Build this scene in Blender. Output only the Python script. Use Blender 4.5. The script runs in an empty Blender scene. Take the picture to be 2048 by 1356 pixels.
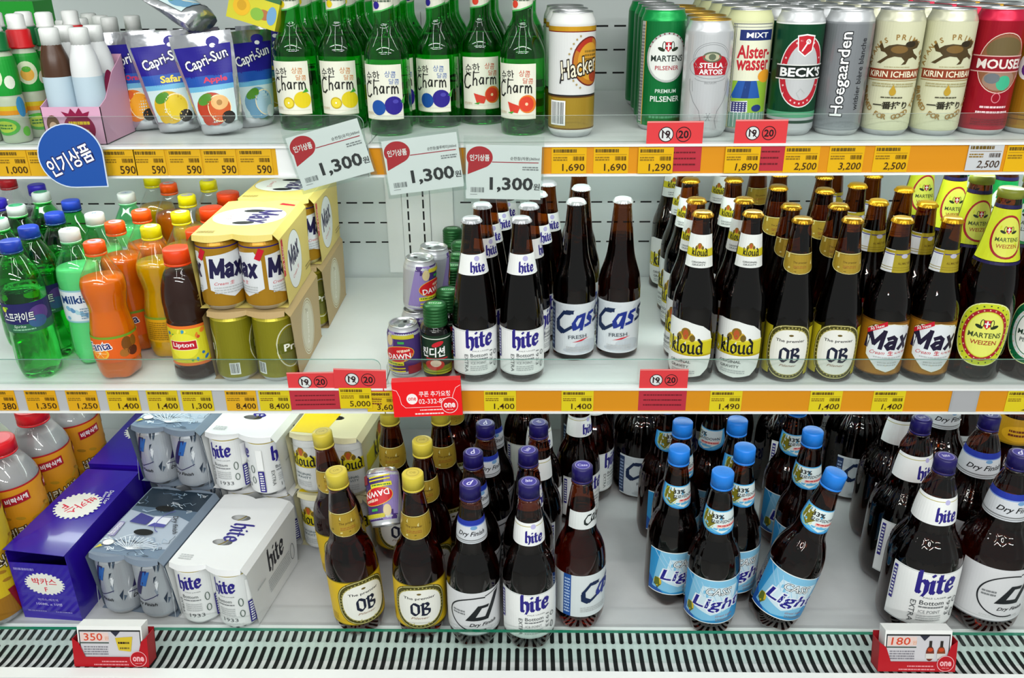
import bpy, bmesh, math, random
from math import sin, cos, pi, radians
from mathutils import Vector, Matrix
from mathutils.geometry import tessellate_polygon
random.seed(7)
sc = bpy.context.scene
COL = sc.collection

# ------------------------------------------------------------------ camera
CAMZ = 1.40
F = 1726.0
TILT, YAW, ROLL = radians(24.3), radians(1.25), radians(0.55)
_c = Vector((-sin(YAW)*cos(TILT), cos(YAW)*cos(TILT), -sin(TILT)))
_r0 = Vector((cos(YAW), sin(YAW), 0))
_u0 = _r0.cross(_c)
_r = _r0*cos(ROLL) - _u0*sin(ROLL)
_u = _u0*cos(ROLL) + _r0*sin(ROLL)
CAM = Vector((0, 0, CAMZ))
cd = bpy.data.cameras.new('camera'); co = bpy.data.objects.new('camera', cd); COL.objects.link(co)
cd.sensor_width = 36; cd.lens = 36*F/2048; cd.clip_start = 0.02
m = Matrix((_r, _u, -_c)).transposed().to_4x4(); m.translation = CAM
co.matrix_world = m
sc.camera = co
def ray(px, py): return _c + _r*((px-1024)/F) + _u*((678-py)/F)
def onZ(px, py, Z):
    d = ray(px, py); return CAM + d*((Z-CAMZ)/d.z)
def onY(px, py, Y):
    d = ray(px, py); return CAM + d*(Y/d.y)

# ------------------------------------------------------------------ light and view
sc.view_settings.view_transform = 'Standard'; sc.view_settings.look = 'None'
sc.view_settings.gamma = 1; sc.view_settings.use_curve_mapping = False
sc.view_settings.exposure = -0.08
sc.cycles.max_bounces = 14; sc.cycles.transparent_max_bounces = 40
sc.cycles.diffuse_bounces = 3; sc.cycles.glossy_bounces = 4; sc.cycles.transmission_bounces = 10
sc.cycles.use_denoising = True
sc.cycles.caustics_reflective = False
sc.cycles.sample_clamp_indirect = 6
w = bpy.data.worlds.new('world'); sc.world = w; w.use_nodes = True
w.node_tree.nodes['Background'].inputs[0].default_value = (0.93, 1.0, 0.98, 1)
w.node_tree.nodes['Background'].inputs[1].default_value = 0.38
def area(name, loc, rot, sx, sy, power, col=(1, 1, .98)):
    l = bpy.data.lights.new(name, 'AREA'); l.shape = 'RECTANGLE'; l.size = sx; l.size_y = sy; l.energy = power; l.color = col
    o = bpy.data.objects.new(name, l); o.location = loc; o.rotation_euler = rot; COL.objects.link(o); return o
TUBE = 13.0
for i, y in enumerate((-3.6, -2.0, -0.5)):
    for j, x in enumerate((-1.6, 0.0, 1.6)):
        area('ceiling_tube', (x, y, 2.75), (radians((58, 48, 30)[i]), 0, 0), 1.3, 0.08, TUBE*(1.9, 1.35, .55)[i])
for i, x in enumerate((-0.75, 0.7)):
    area('ceiling_tube', (x, -0.6, 2.72), (radians(24), 0, 0), 0.07, 1.6, TUBE*.55)
area('case_tube', (-0.1, 1.02, 1.93), (radians(-8), 0, 0), 2.6, 0.05, 4.0)

# ------------------------------------------------------------------ materials
def lin(h):
    v = []
    for i in (0, 2, 4):
        c = int(h[i:i+2], 16)/255
        v.append(c/12.92 if c <= .04045 else ((c+.055)/1.055)**2.4)
    return (*v, 1)
_m = {}
def principled(name, hexc, rough=.5, metal=0, trans=0, ior=1.45, spec=.5, coat=0, noise=None, sss=0, bump=None):
    if name in _m: return _m[name]
    m = bpy.data.materials.new(name); m.use_nodes = True; nt = m.node_tree; b = nt.nodes['Principled BSDF']
    b.inputs['Base Color'].default_value = lin(hexc); b.inputs['Roughness'].default_value = rough
    b.inputs['Metallic'].default_value = metal; b.inputs['Transmission Weight'].default_value = trans
    b.inputs['IOR'].default_value = ior; b.inputs['Specular IOR Level'].default_value = spec
    b.inputs['Coat Weight'].default_value = coat; b.inputs['Coat Roughness'].default_value = .05
    if sss:
        b.inputs['Subsurface Weight'].default_value = sss; b.inputs['Subsurface Radius'].default_value = (1, .6, .3); b.inputs['Subsurface Scale'].default_value = .01
    if noise:
        sca, amt = noise
        n = nt.nodes.new('ShaderNodeTexNoise'); n.inputs['Scale'].default_value = sca; n.inputs['Detail'].default_value = 4
        tc = nt.nodes.new('ShaderNodeTexCoord'); nt.links.new(tc.outputs['Object'], n.inputs['Vector'])
        mx = nt.nodes.new('ShaderNodeMix'); mx.data_type = 'RGBA'; mx.blend_type = 'MULTIPLY'
        mx.inputs[6].default_value = lin(hexc); mx.inputs[0].default_value = amt
        r = nt.nodes.new('ShaderNodeValToRGB'); r.color_ramp.elements[0].position = .3; r.color_ramp.elements[1].position = .62
        r.color_ramp.elements[0].color = (.55, .55, .55, 1); r.color_ramp.elements[1].color = (1, 1, 1, 1)
        nt.links.new(n.outputs['Fac'], r.inputs[0]); nt.links.new(r.outputs[0], mx.inputs[7]); nt.links.new(mx.outputs[2], b.inputs['Base Color'])
    if bump:
        n = nt.nodes.new('ShaderNodeTexNoise'); n.inputs['Scale'].default_value = bump[0]; n.inputs['Detail'].default_value = 3
        tc = nt.nodes.new('ShaderNodeTexCoord'); nt.links.new(tc.outputs['Object'], n.inputs['Vector'])
        bp = nt.nodes.new('ShaderNodeBump'); bp.inputs['Strength'].default_value = bump[1]; bp.inputs['Distance'].default_value = bump[2]
        nt.links.new(n.outputs['Fac'], bp.inputs['Height']); nt.links.new(bp.outputs[0], b.inputs['Normal'])
    _m[name] = m; return m
def P(h): return principled('print_'+h, h, .42, spec=.35)          # printed paper
def MET(h): return principled('foil_'+h, h, .3, metal=.4)         # printed metal
def PL(h): return principled('plastic_'+h, h, .35)
def shell(name, tint, gloss=.75, rough=.02):
    """thin clear or coloured wall: tinted see-through plus a mirror-like coat"""
    if name in _m: return _m[name]
    m = bpy.data.materials.new(name); m.use_nodes = True; nt = m.node_tree; nt.nodes.remove(nt.nodes['Principled BSDF'])
    t = nt.nodes.new('ShaderNodeBsdfTransparent'); t.inputs[0].default_value = (*tint, 1)
    g = nt.nodes.new('ShaderNodeBsdfGlossy'); g.inputs[0].default_value = (1, 1, 1, 1); g.inputs['Roughness'].default_value = rough
    lw = nt.nodes.new('ShaderNodeLayerWeight'); lw.inputs[0].default_value = .5
    p = nt.nodes.new('ShaderNodeMath'); p.operation = 'POWER'; p.inputs[1].default_value = 3.5
    q = nt.nodes.new('ShaderNodeMath'); q.operation = 'MULTIPLY_ADD'; q.inputs[1].default_value = gloss; q.inputs[2].default_value = .045
    mx = nt.nodes.new('ShaderNodeMixShader')
    nt.links.new(lw.outputs['Facing'], p.inputs[0]); nt.links.new(p.outputs[0], q.inputs[0]); nt.links.new(q.outputs[0], mx.inputs[0])
    nt.links.new(t.outputs[0], mx.inputs[1]); nt.links.new(g.outputs[0], mx.inputs[2])
    nt.links.new(mx.outputs[0], nt.nodes['Material Output'].inputs[0])
    _m[name] = m; return m
def emit(name, hexc, strength):
    m = bpy.data.materials.new(name); m.use_nodes = True; b = m.node_tree.nodes['Principled BSDF']
    b.inputs['Base Color'].default_value = (.8, .8, .8, 1); b.inputs['Emission Color'].default_value = lin(hexc); b.inputs['Emission Strength'].default_value = strength
    return m
WHITE = principled('white_enamel', 'e6ebe9', .35, noise=(9, .12))
WALLM = principled('grey_white_panel', 'd3dcda', .45, noise=(4, .10))
DECKM = principled('worn_white_deck', 'c6c8c8', .45, noise=(14, .25))
BLACK = principled('slot_black', '0c100f', .8)
SILVER = principled('silver_aluminium', 'd4d6d8', .28, metal=.9)
GOLD = principled('gold_crown', 'b8881c', .26, metal=.75)
CHROME = principled('steel_crown', 'dfe2e3', .3, metal=.45)
G_BROWN = shell('brown_glass', (.40, .17, .045))
G_PET = shell('brown_pet', (.40, .15, .06))
G_GREEN = shell('green_glass', (.15, .74, .22))
G_SPR = shell('green_pet', (.22, .84, .30))
G_CLEAR = shell('clear_pet', (.94, .96, .95))
G_ACRY = shell('clear_acrylic', (.945, .97, .96), .35)
L_BEER = principled('beer', '5e2c10', .0, trans=1, ior=1.33)
L_BEERR = principled('red_beer', 'b0502c', .0, trans=1, ior=1.33)
L_WATER = principled('clear_drink', 'f4fff6', .0, trans=1, ior=1.33)
L_ORANGE = principled('orange_drink', 'ff7a08', .15, trans=.25, ior=1.33, sss=.3)
L_YELLOW = principled('yellow_drink', 'f2bb06', .15, trans=.35, ior=1.33, sss=.3)
L_MILK = principled('milky_drink', 'c9e6cf', .3, sss=.2); G_MILK = shell('pale_green_pet', (.42, .9, .56))
L_COLA = principled('cola', '1c0d08', .05, trans=.3, ior=1.33)
L_TEA = principled('tea', '2c1007', .45, spec=.1)
L_RICE = principled('rice_drink', 'a7a4a6', .3, sss=.2)

# ------------------------------------------------------------------ objects
def link(name, mesh, parent=None):
    o = bpy.data.objects.new(name, mesh); COL.objects.link(o)
    if parent: o.parent = parent
    return o
def tag(o, label, cat=None, group=None, kind=None):
    if label: o['label'] = label
    if cat: o['category'] = cat
    if group: o['group'] = group
    if kind: o['kind'] = kind
    return o
MM = .001
def mesh_of(name, pieces, smooth=True):
    """pieces: (verts in mm, faces, materials per face or one, smooth)"""
    V, Fc, Mi, Sm, mats = [], [], [], [], []
    for p in pieces:
        v, f, mt = p[:3]; s = p[3] if len(p) > 3 else True
        b = len(V); V += [(x*MM, y*MM, z*MM) for x, y, z in v]
        for i, q in enumerate(f):
            mm = mt[i] if isinstance(mt, list) else mt
            if mm not in mats: mats.append(mm)
            Fc.append([b+k for k in q]); Mi.append(mats.index(mm)); Sm.append(s)
    me = bpy.data.meshes.new(name); me.from_pydata(V, [], Fc)
    for x in mats: me.materials.append(x)
    me.polygons.foreach_set('material_index', Mi); me.polygons.foreach_set('use_smooth', Sm)
    me.update(); return me
def chaikin(p, n=2):
    for _ in range(n):
        q = [p[0]]
        for a, b in zip(p, p[1:]):
            q.append((.75*a[0]+.25*b[0], .75*a[1]+.25*b[1])); q.append((.25*a[0]+.75*b[0], .25*a[1]+.75*b[1]))
        q.append(p[-1]); p = q
    return p
def lathe(prof, mt, seg=48, mod=None, close=(True, True)):
    """prof [(r,z)] bottom to top; mt one material or function(z)"""
    v, f, ml = [], [], []
    for r, z in prof:
        for k in range(seg):
            a = 2*pi*k/seg; rr = r + (mod(a, z, r) if mod else 0)
            v.append((rr*sin(a), -rr*cos(a), z))
    for i in range(len(prof)-1):
        for k in range(seg):
            k2 = (k+1) % seg
            f.append((i*seg+k, i*seg+k2, (i+1)*seg+k2, (i+1)*seg+k))
            ml.append(mt((prof[i][1]+prof[i+1][1])/2) if callable(mt) else mt)
    n = len(prof)
    for j, on in ((0, close[0]), (n-1, close[1])):
        if on and prof[j][0] > .01:
            q = list(range(j*seg, j*seg+seg)); f.append(q[::-1] if j == 0 else q)
            ml.append(mt(prof[j][1]) if callable(mt) else mt)
    return (v, f, ml, True)
def box(x0, y0, z0, x1, y1, z1, mt, smooth=False):
    v = [(x0, y0, z0), (x1, y0, z0), (x1, y1, z0), (x0, y1, z0), (x0, y0, z1), (x1, y0, z1), (x1, y1, z1), (x0, y1, z1)]
    f = [(0, 3, 2, 1), (4, 5, 6, 7), (0, 1, 5, 4), (1, 2, 6, 5), (2, 3, 7, 6), (3, 0, 4, 7)]
    return (v, f, mt, smooth)
def interp(prof):
    p = sorted(((z, r) for r, z in prof), key=lambda t: t[0])
    def R(z):
        if z <= p[0][0]: return p[0][1]
        for (a, ra), (b, rb) in zip(p, p[1:]):
            if z <= b: return ra + (rb-ra)*((z-a)/(b-a) if b > a else 0)
        return p[-1][1]
    return R

# ------------------------------------------------------------------ printed artwork
_tx = {}
def text_geo(s, bold, shear):
    k = (s, bold, shear)
    if k not in _tx:
        c = bpy.data.curves.new('t', 'FONT'); c.body = s; c.size = 1; c.resolution_u = 2; c.offset = bold*.55; c.shear = shear
        o = bpy.data.objects.new('t', c); COL.objects.link(o)
        me = bpy.data.meshes.new_from_object(o.evaluated_get(bpy.context.evaluated_depsgraph_get()))
        v = [(q.co.x, q.co.y) for q in me.vertices]; f = [tuple(p.vertices) for p in me.polygons]
        bpy.data.objects.remove(o); bpy.data.curves.remove(c); bpy.data.meshes.remove(me)
        _tx[k] = (v, f)
    return _tx[k]
# broad-nib letters: (width, strokes); x-height 1
NIB = {
 'h': (.74, [[(.12, 1.7), (.12, .12), (.24, 0)], [(.12, .82), (.42, 1.05), (.6, .8), (.6, .15), (.46, -.2)]]),
 'i': (.36, [[(0, .85), (.12, 1.0), (.12, .14), (.26, 0)], [(.06, 1.36), (.16, 1.46)]]),
 't': (.46, [[(.14, 1.38), (.14, .16), (.34, 0)], [(-.04, .93), (.4, .99)]]),
 'e': (.64, [[(.1, .2), (.1, .8), (.33, 1.06), (.56, .84), (.5, .56), (.14, .5)], [(.1, .2), (.3, -.02), (.58, .26)]]),
 'o': (.74, [[(.12, .2), (.12, .8), (.36, 1.05), (.6, .8), (.6, .2), (.36, -.04), (.12, .2)]]),
 'u': (.8, [[(.0, .9), (.12, 1.0), (.12, .2), (.3, 0), (.58, .22)], [(.6, 1.04), (.6, .14), (.74, 0)]]),
 'd': (.78, [[(.12, .2), (.12, .78), (.34, 1.0), (.6, .8), (.6, .2), (.36, -.04), (.12, .2)], [(.2, 1.75), (.6, 1.2), (.6, .15), (.72, 0)]]),
 'l': (.36, [[(.02, 1.6), (.12, 1.72), (.12, .14), (.26, 0)]]),
 'k': (.72, [[(.02, 1.6), (.12, 1.72), (.12, 0)], [(.12, .55), (.42, 1.05), (.52, .75), (.2, .55)], [(.24, .55), (.5, .12), (.66, 0)]]),
 'O': (1.1, [[(.18, .3), (.18, 1.2), (.45, 1.5), (.9, 1.2), (.9, .3), (.55, -.02), (.18, .3)]]),
 'B': (1.0, [[(.16, 1.5), (.16, .02)], [(-.02, 1.3), (.55, 1.5), (.76, 1.2), (.3, .8), (.82, .62), (.82, .25), (.5, -.02), (.06, .05)]]),
 'C': (.98, [[(.95, 1.2), (.45, 1.2), (.05, .6), (.12, .12), (.5, -.1), (.95, .25)]]),
 'a': (.86, [[(.72, 1.0), (.35, .9), (.1, .4), (.25, .05), (.5, .2), (.76, 1.02), (.66, 0)]]),
 's': (.72, [[(.68, 1.0), (.3, .95), (.2, .68), (.52, .42), (.48, .1), (.06, .02)]]),
}
HAND = {
 'C': (.8, [[(.75, 1.35), (.45, 1.5), (.15, 1.2), (.05, .6), (.2, .15), (.55, .1), (.8, .35)]]),
 'h': (.72, [[(.15, 1.8), (.1, .1)], [(.12, .7), (.4, 1.0), (.58, .8), (.6, .1)]]),
 'a': (.8, [[(.62, .9), (.3, .95), (.08, .5), (.25, .1), (.5, .2), (.62, .9), (.66, .1)]]),
 'r': (.5, [[(.1, 1.0), (.1, .1)], [(.1, .7), (.3, 1.0), (.5, .95)]]),
 'm': (1.0, [[(.08, 1.0), (.08, .1)], [(.08, .75), (.28, 1.0), (.42, .8), (.45, .1)], [(.45, .75), (.68, 1.0), (.84, .75), (.9, .1)]]),
}
class Art:
    def __init__(s): s.items = []
    def add(s, v, f, mt, rot=0, c=(0, 0)):
        if rot:
            a = radians(rot); ca, sa = cos(a), sin(a)
            v = [(c[0]+(x-c[0])*ca-(y-c[1])*sa, c[1]+(x-c[0])*sa+(y-c[1])*ca) for x, y in v]
        s.items.append((v, f, mt)); return s
    def rect(s, x0, y0, x1, y1, mt, rot=0):
        return s.add([(x0, y0), (x1, y0), (x1, y1), (x0, y1)], [(0, 1, 2, 3)], mt, rot, ((x0+x1)/2, (y0+y1)/2))
    def poly(s, pts, mt, holes=()):
        lo = [[Vector((*p, 0)) for p in pts]] + [[Vector((*p, 0)) for p in h] for h in holes]
        f = tessellate_polygon(lo); v = [(p.x, p.y) for l in lo for p in l]
        f = [t if ((v[t[1]][0]-v[t[0]][0])*(v[t[2]][1]-v[t[0]][1])-(v[t[1]][1]-v[t[0]][1])*(v[t[2]][0]-v[t[0]][0])) > 0 else t[::-1] for t in f]
        return s.add(v, f, mt)
    def ell(s, cx, cy, rx, ry, mt, n=28, rot=0, p=2):
        v = []
        for k in range(n):
            a = 2*pi*k/n; c_, s_ = cos(a), sin(a)
            q = 2/p; v.append((cx+rx*math.copysign(abs(c_)**q, c_), cy+ry*math.copysign(abs(s_)**q, s_)))
        return s.add(v, [tuple(range(n))], mt, rot, (cx, cy))
    def ring(s, cx, cy, rx, ry, wd, mt, n=32, a0=0, a1=360, rot=0):
        v, f = [], []; full = a1-a0 >= 360; N = n if full else n+1
        for k in range(N):
            a = radians(a0+(a1-a0)*k/n)
            v += [(cx+rx*cos(a), cy+ry*sin(a)), (cx+(rx-wd)*cos(a), cy+(ry-wd)*sin(a))]
        for k in range(n):
            i, j = 2*k, 2*((k+1) % N); f.append((i, j, j+1, i+1))
        return s.add(v, f, mt, rot, (cx, cy))
    def line(s, pts, wd, mt):
        for (x0, y0), (x1, y1) in zip(pts, pts[1:]):
            L = math.hypot(x1-x0, y1-y0) or 1; nx, ny = -(y1-y0)/L*wd/2, (x1-x0)/L*wd/2; ex, ey = (x1-x0)/L*wd*.35, (y1-y0)/L*wd*.35
            s.add([(x0-nx-ex, y0-ny-ey), (x1-nx+ex, y1-ny+ey), (x1+nx+ex, y1+ny+ey), (x0+nx-ex, y0+ny-ey)], [(0, 1, 2, 3)], mt)
        return s
    def text(s, t, cx, cy, h, mt, w=None, bold=.0, shear=0, rot=0):
        v, f = text_geo(t, bold, shear)
        xs = [p[0] for p in v]; ys = [p[1] for p in v]; x0, x1, y0, y1 = min(xs), max(xs), min(ys), max(ys)
        ky = h/(y1-y0); kx = w/(x1-x0) if w else ky
        return s.add([(cx+(x-(x0+x1)/2)*kx, cy+(y-(y0+y1)/2)*ky) for x, y in v], f, mt, rot, (cx, cy))
    def otext(s, t, cx, cy, h, mt, omt, w=None, bold=.03, shear=0, rot=0, ob=.1):
        """text with an outline: the same letters set fatter underneath, at the same scale"""
        v, f = text_geo(t, bold, shear); xs = [p[0] for p in v]; ys = [p[1] for p in v]
        ky = h/(max(ys)-min(ys)); kx = w/(max(xs)-min(xs)) if w else ky; mx, my = (max(xs)+min(xs))/2, (max(ys)+min(ys))/2
        for b, mm in ((bold+.06+ob*.25, omt), (bold*.6, mt)):
            v, f = text_geo(t, b, shear)
            s.add([(cx+(x-mx)*kx, cy+(y-my)*ky) for x, y in v], f, mm, rot, (cx, cy))
        return s
    def arc(s, t, cx, cy, r, mid, h, mt, step, up=True, bold=.02):
        n = len(t)
        for i, ch in enumerate(t):
            if ch == ' ': continue
            a = mid + (-(i-(n-1)/2)*step if up else (i-(n-1)/2)*step)
            s.text(ch, cx+r*cos(radians(a)), cy+r*sin(radians(a)), h, mt, bold=bold, rot=a-90 if up else a+90)
        return s
    def nib(s, word, cx, y0, xh, mt, nw=.31, ang=38, shear=0, sx=1, font=NIB, gap=.06, rnd=False, dy=0, rot=0):
        W = sum(font[c][0]+gap for c in word)-gap; x = -W/2; n = (cos(radians(ang))*nw/2, sin(radians(ang))*nw/2); yy = 0
        def mp(p):
            q = ((p[0]+shear*p[1])*xh*sx, (p[1])*xh); a = radians(rot)
            return (cx+q[0]*cos(a)-q[1]*sin(a), y0+q[0]*sin(a)+q[1]*cos(a))
        for c in word:
            wd, st = font[c]
            for path in st:
                pts = [(x+px, py+yy) for px, py in path]
                if rnd: s.line([mp(p) for p in pts], nw*xh, mt); continue
                for p, q in zip(pts, pts[1:]):
                    quad = [(p[0]-n[0], p[1]-n[1]), (p[0]+n[0], p[1]+n[1]), (q[0]+n[0], q[1]+n[1]), (q[0]-n[0], q[1]-n[1])]
                    A = sum(quad[i][0]*quad[(i+1) % 4][1]-quad[(i+1) % 4][0]*quad[i][1] for i in range(4))
                    if A < 0: quad = quad[::-1]
                    s.add([mp(t) for t in quad], [(0, 1, 2, 3)], mt)
                    s.line([mp(p), mp(q)], nw*xh*.5, mt)
            x += wd+gap; yy += dy
        return s
    def bars(s, x0, y0, x1, y1, rows, mt, seed=1, fill=.55):
        """lines of print too small to read"""
        r = random.Random(seed); h = (y1-y0)/rows
        for i in range(rows):
            x = x0; y = y1-(i+.5)*h
            while x < x1-.3:
                L = min(r.uniform(1.2, 5), x1-x); s.rect(x, y-h*fill/2, x+L, y+h*fill/2, mt); x += L+r.uniform(.4, 1)
        return s
    def barcode(s, x0, y0, x1, y1, mt, n=13, seed=3):
        r = random.Random(seed); st = (x1-x0)/n
        for i in range(n): s.rect(x0+i*st, y0, x0+i*st+st*r.uniform(.3, .75), y1, mt)
        return s
    def piece(s, fmap, step=None, vstep=None, base=.35, inc=.014):
        """map every shape with fmap(u,v,off) -> xyz; cut at u/v steps so that it follows curves"""
        V, Fc, Mt = [], [], []
        for li, (v, f, mt) in enumerate(s.items):
            bm = bmesh.new(); bv = [bm.verts.new((x, y, 0)) for x, y in v]
            for q in f:
                try: bm.faces.new([bv[i] for i in q])
                except ValueError: pass
            for ax, stp in ((0, step), (1, vstep)):
                if not stp: continue
                lo = min(p[ax] for p in v); hi = max(p[ax] for p in v); k = math.floor(lo/stp)+1
                while k*stp < hi-1e-4:
                    cc = [0, 0, 0]; nn = [0, 0, 0]; cc[ax] = k*stp; nn[ax] = 1
                    bmesh.ops.bisect_plane(bm, geom=bm.verts[:]+bm.edges[:]+bm.faces[:], plane_co=cc, plane_no=nn, dist=1e-5); k += 1
            bm.verts.index_update(); b = len(V); off = base+li*inc
            V += [fmap(p.co.x, p.co.y, off) for p in bm.verts]
            for q in bm.faces: Fc.append([b+p.index for p in q.verts]); Mt.append(mt)
            bm.free()
        return (V, Fc, Mt, False)
def wrap(R, rref, turn=0):
    def f(u, v, off):
        a = u/rref + radians(turn); r = R(v)+off
        return (r*sin(a), -r*cos(a), v)
    return f
def flat(o, x, y):
    o, x, y = Vector(o), Vector(x).normalized(), Vector(y).normalized(); n = x.cross(y)
    return lambda u, v, off: tuple(o+x*u+y*v+n*off)

ROUND, RECT = [], []
_rad = {}
# a proto is (object name, category, [(part name, mesh, index of parent part or None)])
def inst(pr, loc, label, group=None, rz=0, tilt=(0, 0), parts=None):
    name, cat, ps = pr
    r = bpy.data.objects.new(name, None); COL.objects.link(r); r.empty_display_size = .02
    r.location = loc; r.rotation_mode = 'XYZ'
    M = Matrix.Rotation(radians(tilt[1]), 3, 'Y') @ Matrix.Rotation(radians(tilt[0]), 3, 'X') @ Matrix.Rotation(radians(rz), 3, 'Z')
    r.rotation_euler = M.to_euler()
    if name.endswith(('bottle', 'can')) and any(abs(loc[2]-z) < 1e-6 for z in (Z1, Z2, Z3)) and tilt == (0, 0):
        k = id(ps)
        if k not in _rad: _rad[k] = max(math.hypot(v.co.x, v.co.y) for _, me, _2 in ps for v in me.vertices)+.0004
        ROUND.append([r, _rad[k]])
    tag(r, label, cat, group); made = []
    for pn, me, par in ps: made.append(link(pn, me, r if par is None else made[par]))
    return r

def settle(steps=260):
    """keep goods on one shelf from running into each other: the rear one of a pair gives way"""
    P_ = [[r.location.x, r.location.y, rad, r.location.z] for r, rad in ROUND]
    for _ in range(steps):
        moved = 0
        for i, p in enumerate(P_):
            for q in P_[i+1:]:
                if abs(p[3]-q[3]) > .01: continue
                dx, dy = q[0]-p[0], q[1]-p[1]; d = math.hypot(dx, dy) or 1e-6; g = p[2]+q[2]-d
                if g > 1e-5:
                    moved += 1; ux, uy = dx/d, dy/d; wq = .9 if dy > .006 else .1 if dy < -.006 else .5; sx = .35 if abs(uy) > .45 else 1
                    q[0] += ux*g*wq*sx; q[1] += uy*g*wq; p[0] -= ux*g*(1-wq)*sx; p[1] -= uy*g*(1-wq)
            for x, y, z, hx, hy, rz in RECT:
                if abs(z-p[3]) > .01: continue
                c, s = cos(rz), sin(rz); lx, ly = (p[0]-x)*c+(p[1]-y)*s, -(p[0]-x)*s+(p[1]-y)*c
                ox, oy = hx+p[2]-abs(lx), hy+p[2]-abs(ly)
                if ox > 1e-5 and oy > 1e-5:
                    moved += 1
                    if ox < oy: lx += math.copysign(ox, lx)
                    else: ly += math.copysign(oy, ly)
                    p[0], p[1] = x+lx*c-ly*s, y+lx*s+ly*c
            p[1] = min(p[1], YB-.003-p[2])
            lo = (GY+.004 if abs(p[3]-Z3) < .01 else YF+.0085)+p[2]
            p[1] = max(p[1], lo)
        if not moved: break
    for (r, _), p in zip(ROUND, P_): r.location.x, r.location.y = p[0], p[1]
    return moved
# ------------------------------------------------------------------ product kinds
INK, RED, NAVY, W_, GR, LG = P('17171b'), P('c4122b'), P('2b2380'), P('eef0ee'), P('7d8082'), P('b9bdbd')
def zs(p, k): return [(r, z*k) for r, z in p]
def crown(H, mt, r=14.2):
    prof = [(r+1.2, H-7), (r+.8, H-5), (r, H-3), (r-1.2, H-1), (r-3, H-.2), (0, H)]
    return mesh_of('cap', [lathe(prof, mt, 63, lambda a, z, rr: 1.0*cos(21*a) if z < H-4 else 0, (False, False))])
def screwcap(z0, z1, r, mt, art=None, ring=True):
    p = [(r, z0+4), (r, z1-2.2), (r-1.2, z1-.5), (r-2.6, z1), (0, z1-.3)]
    ps = [lathe(p, mt, 60, lambda a, z, rr: .28*cos(30*a) if z < z1-2.5 else 0, (True, False))]
    if ring: ps.append(lathe([(r-.3, z0), (r+.4, z0+.8), (r+.4, z0+3), (r-.4, z0+3.4)], mt, 48, None, (False, False)))
    if art: ps.append(art.piece(lambda u, v, o: (u, v, z1+o), base=.1))
    return mesh_of('cap', ps)
def petal(a, z, r): return -2.6*(1+cos(5*a))*(1-z/24)**1.2 if 0 < z < 24 else 0
def fill_mesh(prof, fz, mt, seg=40, mod=None):
    R = interp(prof); q = [(max(r-.9, .5), z+1.2) for r, z in prof if z < fz-2] + [(R(fz)-.9, fz), (0.01, fz)]
    return mesh_of('drink', [lathe(q, mt, seg, mod, (True, False))])
def mk_bottle(name, cat, prof, sh, liq, fz, cap, labels, mod=None, seg=48, sm=True):
    if sm: prof = chaikin(prof)
    R = interp(prof)
    parts = [('body', mesh_of('body', [lathe(prof, sh, seg, mod, (True, False))]), None),
             ('drink', fill_mesh(prof, fz, liq, 40, mod), 0), ('cap', cap, None)]
    for pn, art, rref, turn in labels:
        parts.append((pn, mesh_of(pn, [art.piece(wrap(R, rref, turn), 4.5, 6)]), None))
    return (name, cat, parts)
K = {}
# ---- glass beer bottles
OBP = [(0, 2), (29, 2), (30, 0), (34, 2), (35, 8), (35, 60), (35, 94), (34.2, 112), (31.4, 132), (27.4, 152), (23.8, 172), (20.8, 192), (17.6, 222), (14.6, 248), (14, 252), (14.4, 256), (13, 262)]
STD = [(0, 2), (29, 2), (30, 0), (34, 2), (35, 8), (35, 60), (35, 110), (34.6, 126), (32.4, 141), (27.6, 155), (23.2, 170), (20.6, 186), (17.8, 215), (14.6, 248), (14, 252), (14.4, 256), (13, 262)]
SLOPE = [(0, 2), (29, 2), (30, 0), (34, 2), (35, 8), (35, 60), (35, 92), (33.6, 112), (29, 145), (23.5, 178), (18.5, 205), (15, 232), (13.6, 250), (14.2, 252), (14.2, 256), (13, 259)]
def hite_main(a, s=1, wd=104, z0=14, h=76, cx=0):
    a.rect(cx-wd/2, z0, cx+wd/2, z0+h, W_)
    a.rect(cx-wd/2, z0+1, cx+wd/2, z0+2, LG).rect(cx-wd/2, z0+h-2, cx+wd/2, z0+h-1.2, LG)
    a.nib('hite', cx+2, z0+h*.62, 17*s, NAVY, nw=.36, sx=1.05, dy=.06)
    a.text('PALE LAGER', cx+4, z0+h*.545, 2.2*s, GR, w=26*s)
    a.text('Bottom', cx+1, z0+h*.45, 6*s, P('4c5052'), w=27*s, bold=.01)
    a.bars(cx-13*s, z0+h*.34, cx+15*s, z0+h*.395, 1, GR, 2)
    a.text('ICE POINT', cx, z0+h*.28, 4.2*s, GR, w=24*s)
    a.bars(cx-13*s, z0+h*.1, cx+14*s, z0+h*.22, 3, LG, 5)
    a.text('EXTRA', cx-19*s, z0+h*.27, 5.5*s, P('4c5052'), w=30*s, rot=-90)
    a.text('1933', cx+21*s, z0+h*.36, 5.5*s, P('5a5e60'), w=25*s, rot=-90)
    a.ring(cx+30*s, z0+h*.45, 3.6*s, 4*s, 1.1*s, P('4c5052')).ring(cx+30*s, z0+h*.2, 3.2*s, 6*s, 1.3*s, P('4c5052'))
    a.rect(cx-wd/2+3, z0+h*.32, cx-wd/2+9, z0+h*.95, NAVY).bars(cx-wd/2+4, z0+h*.36, cx-wd/2+8, z0+h*.92, 9, W_, 4)
    a.rect(cx+wd/2-9, z0+h*.62, cx+wd/2-3.5, z0+h*.95, NAVY).bars(cx+wd/2-8, z0+h*.65, cx+wd/2-4.4, z0+h*.92, 5, W_, 6)
    return a
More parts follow.
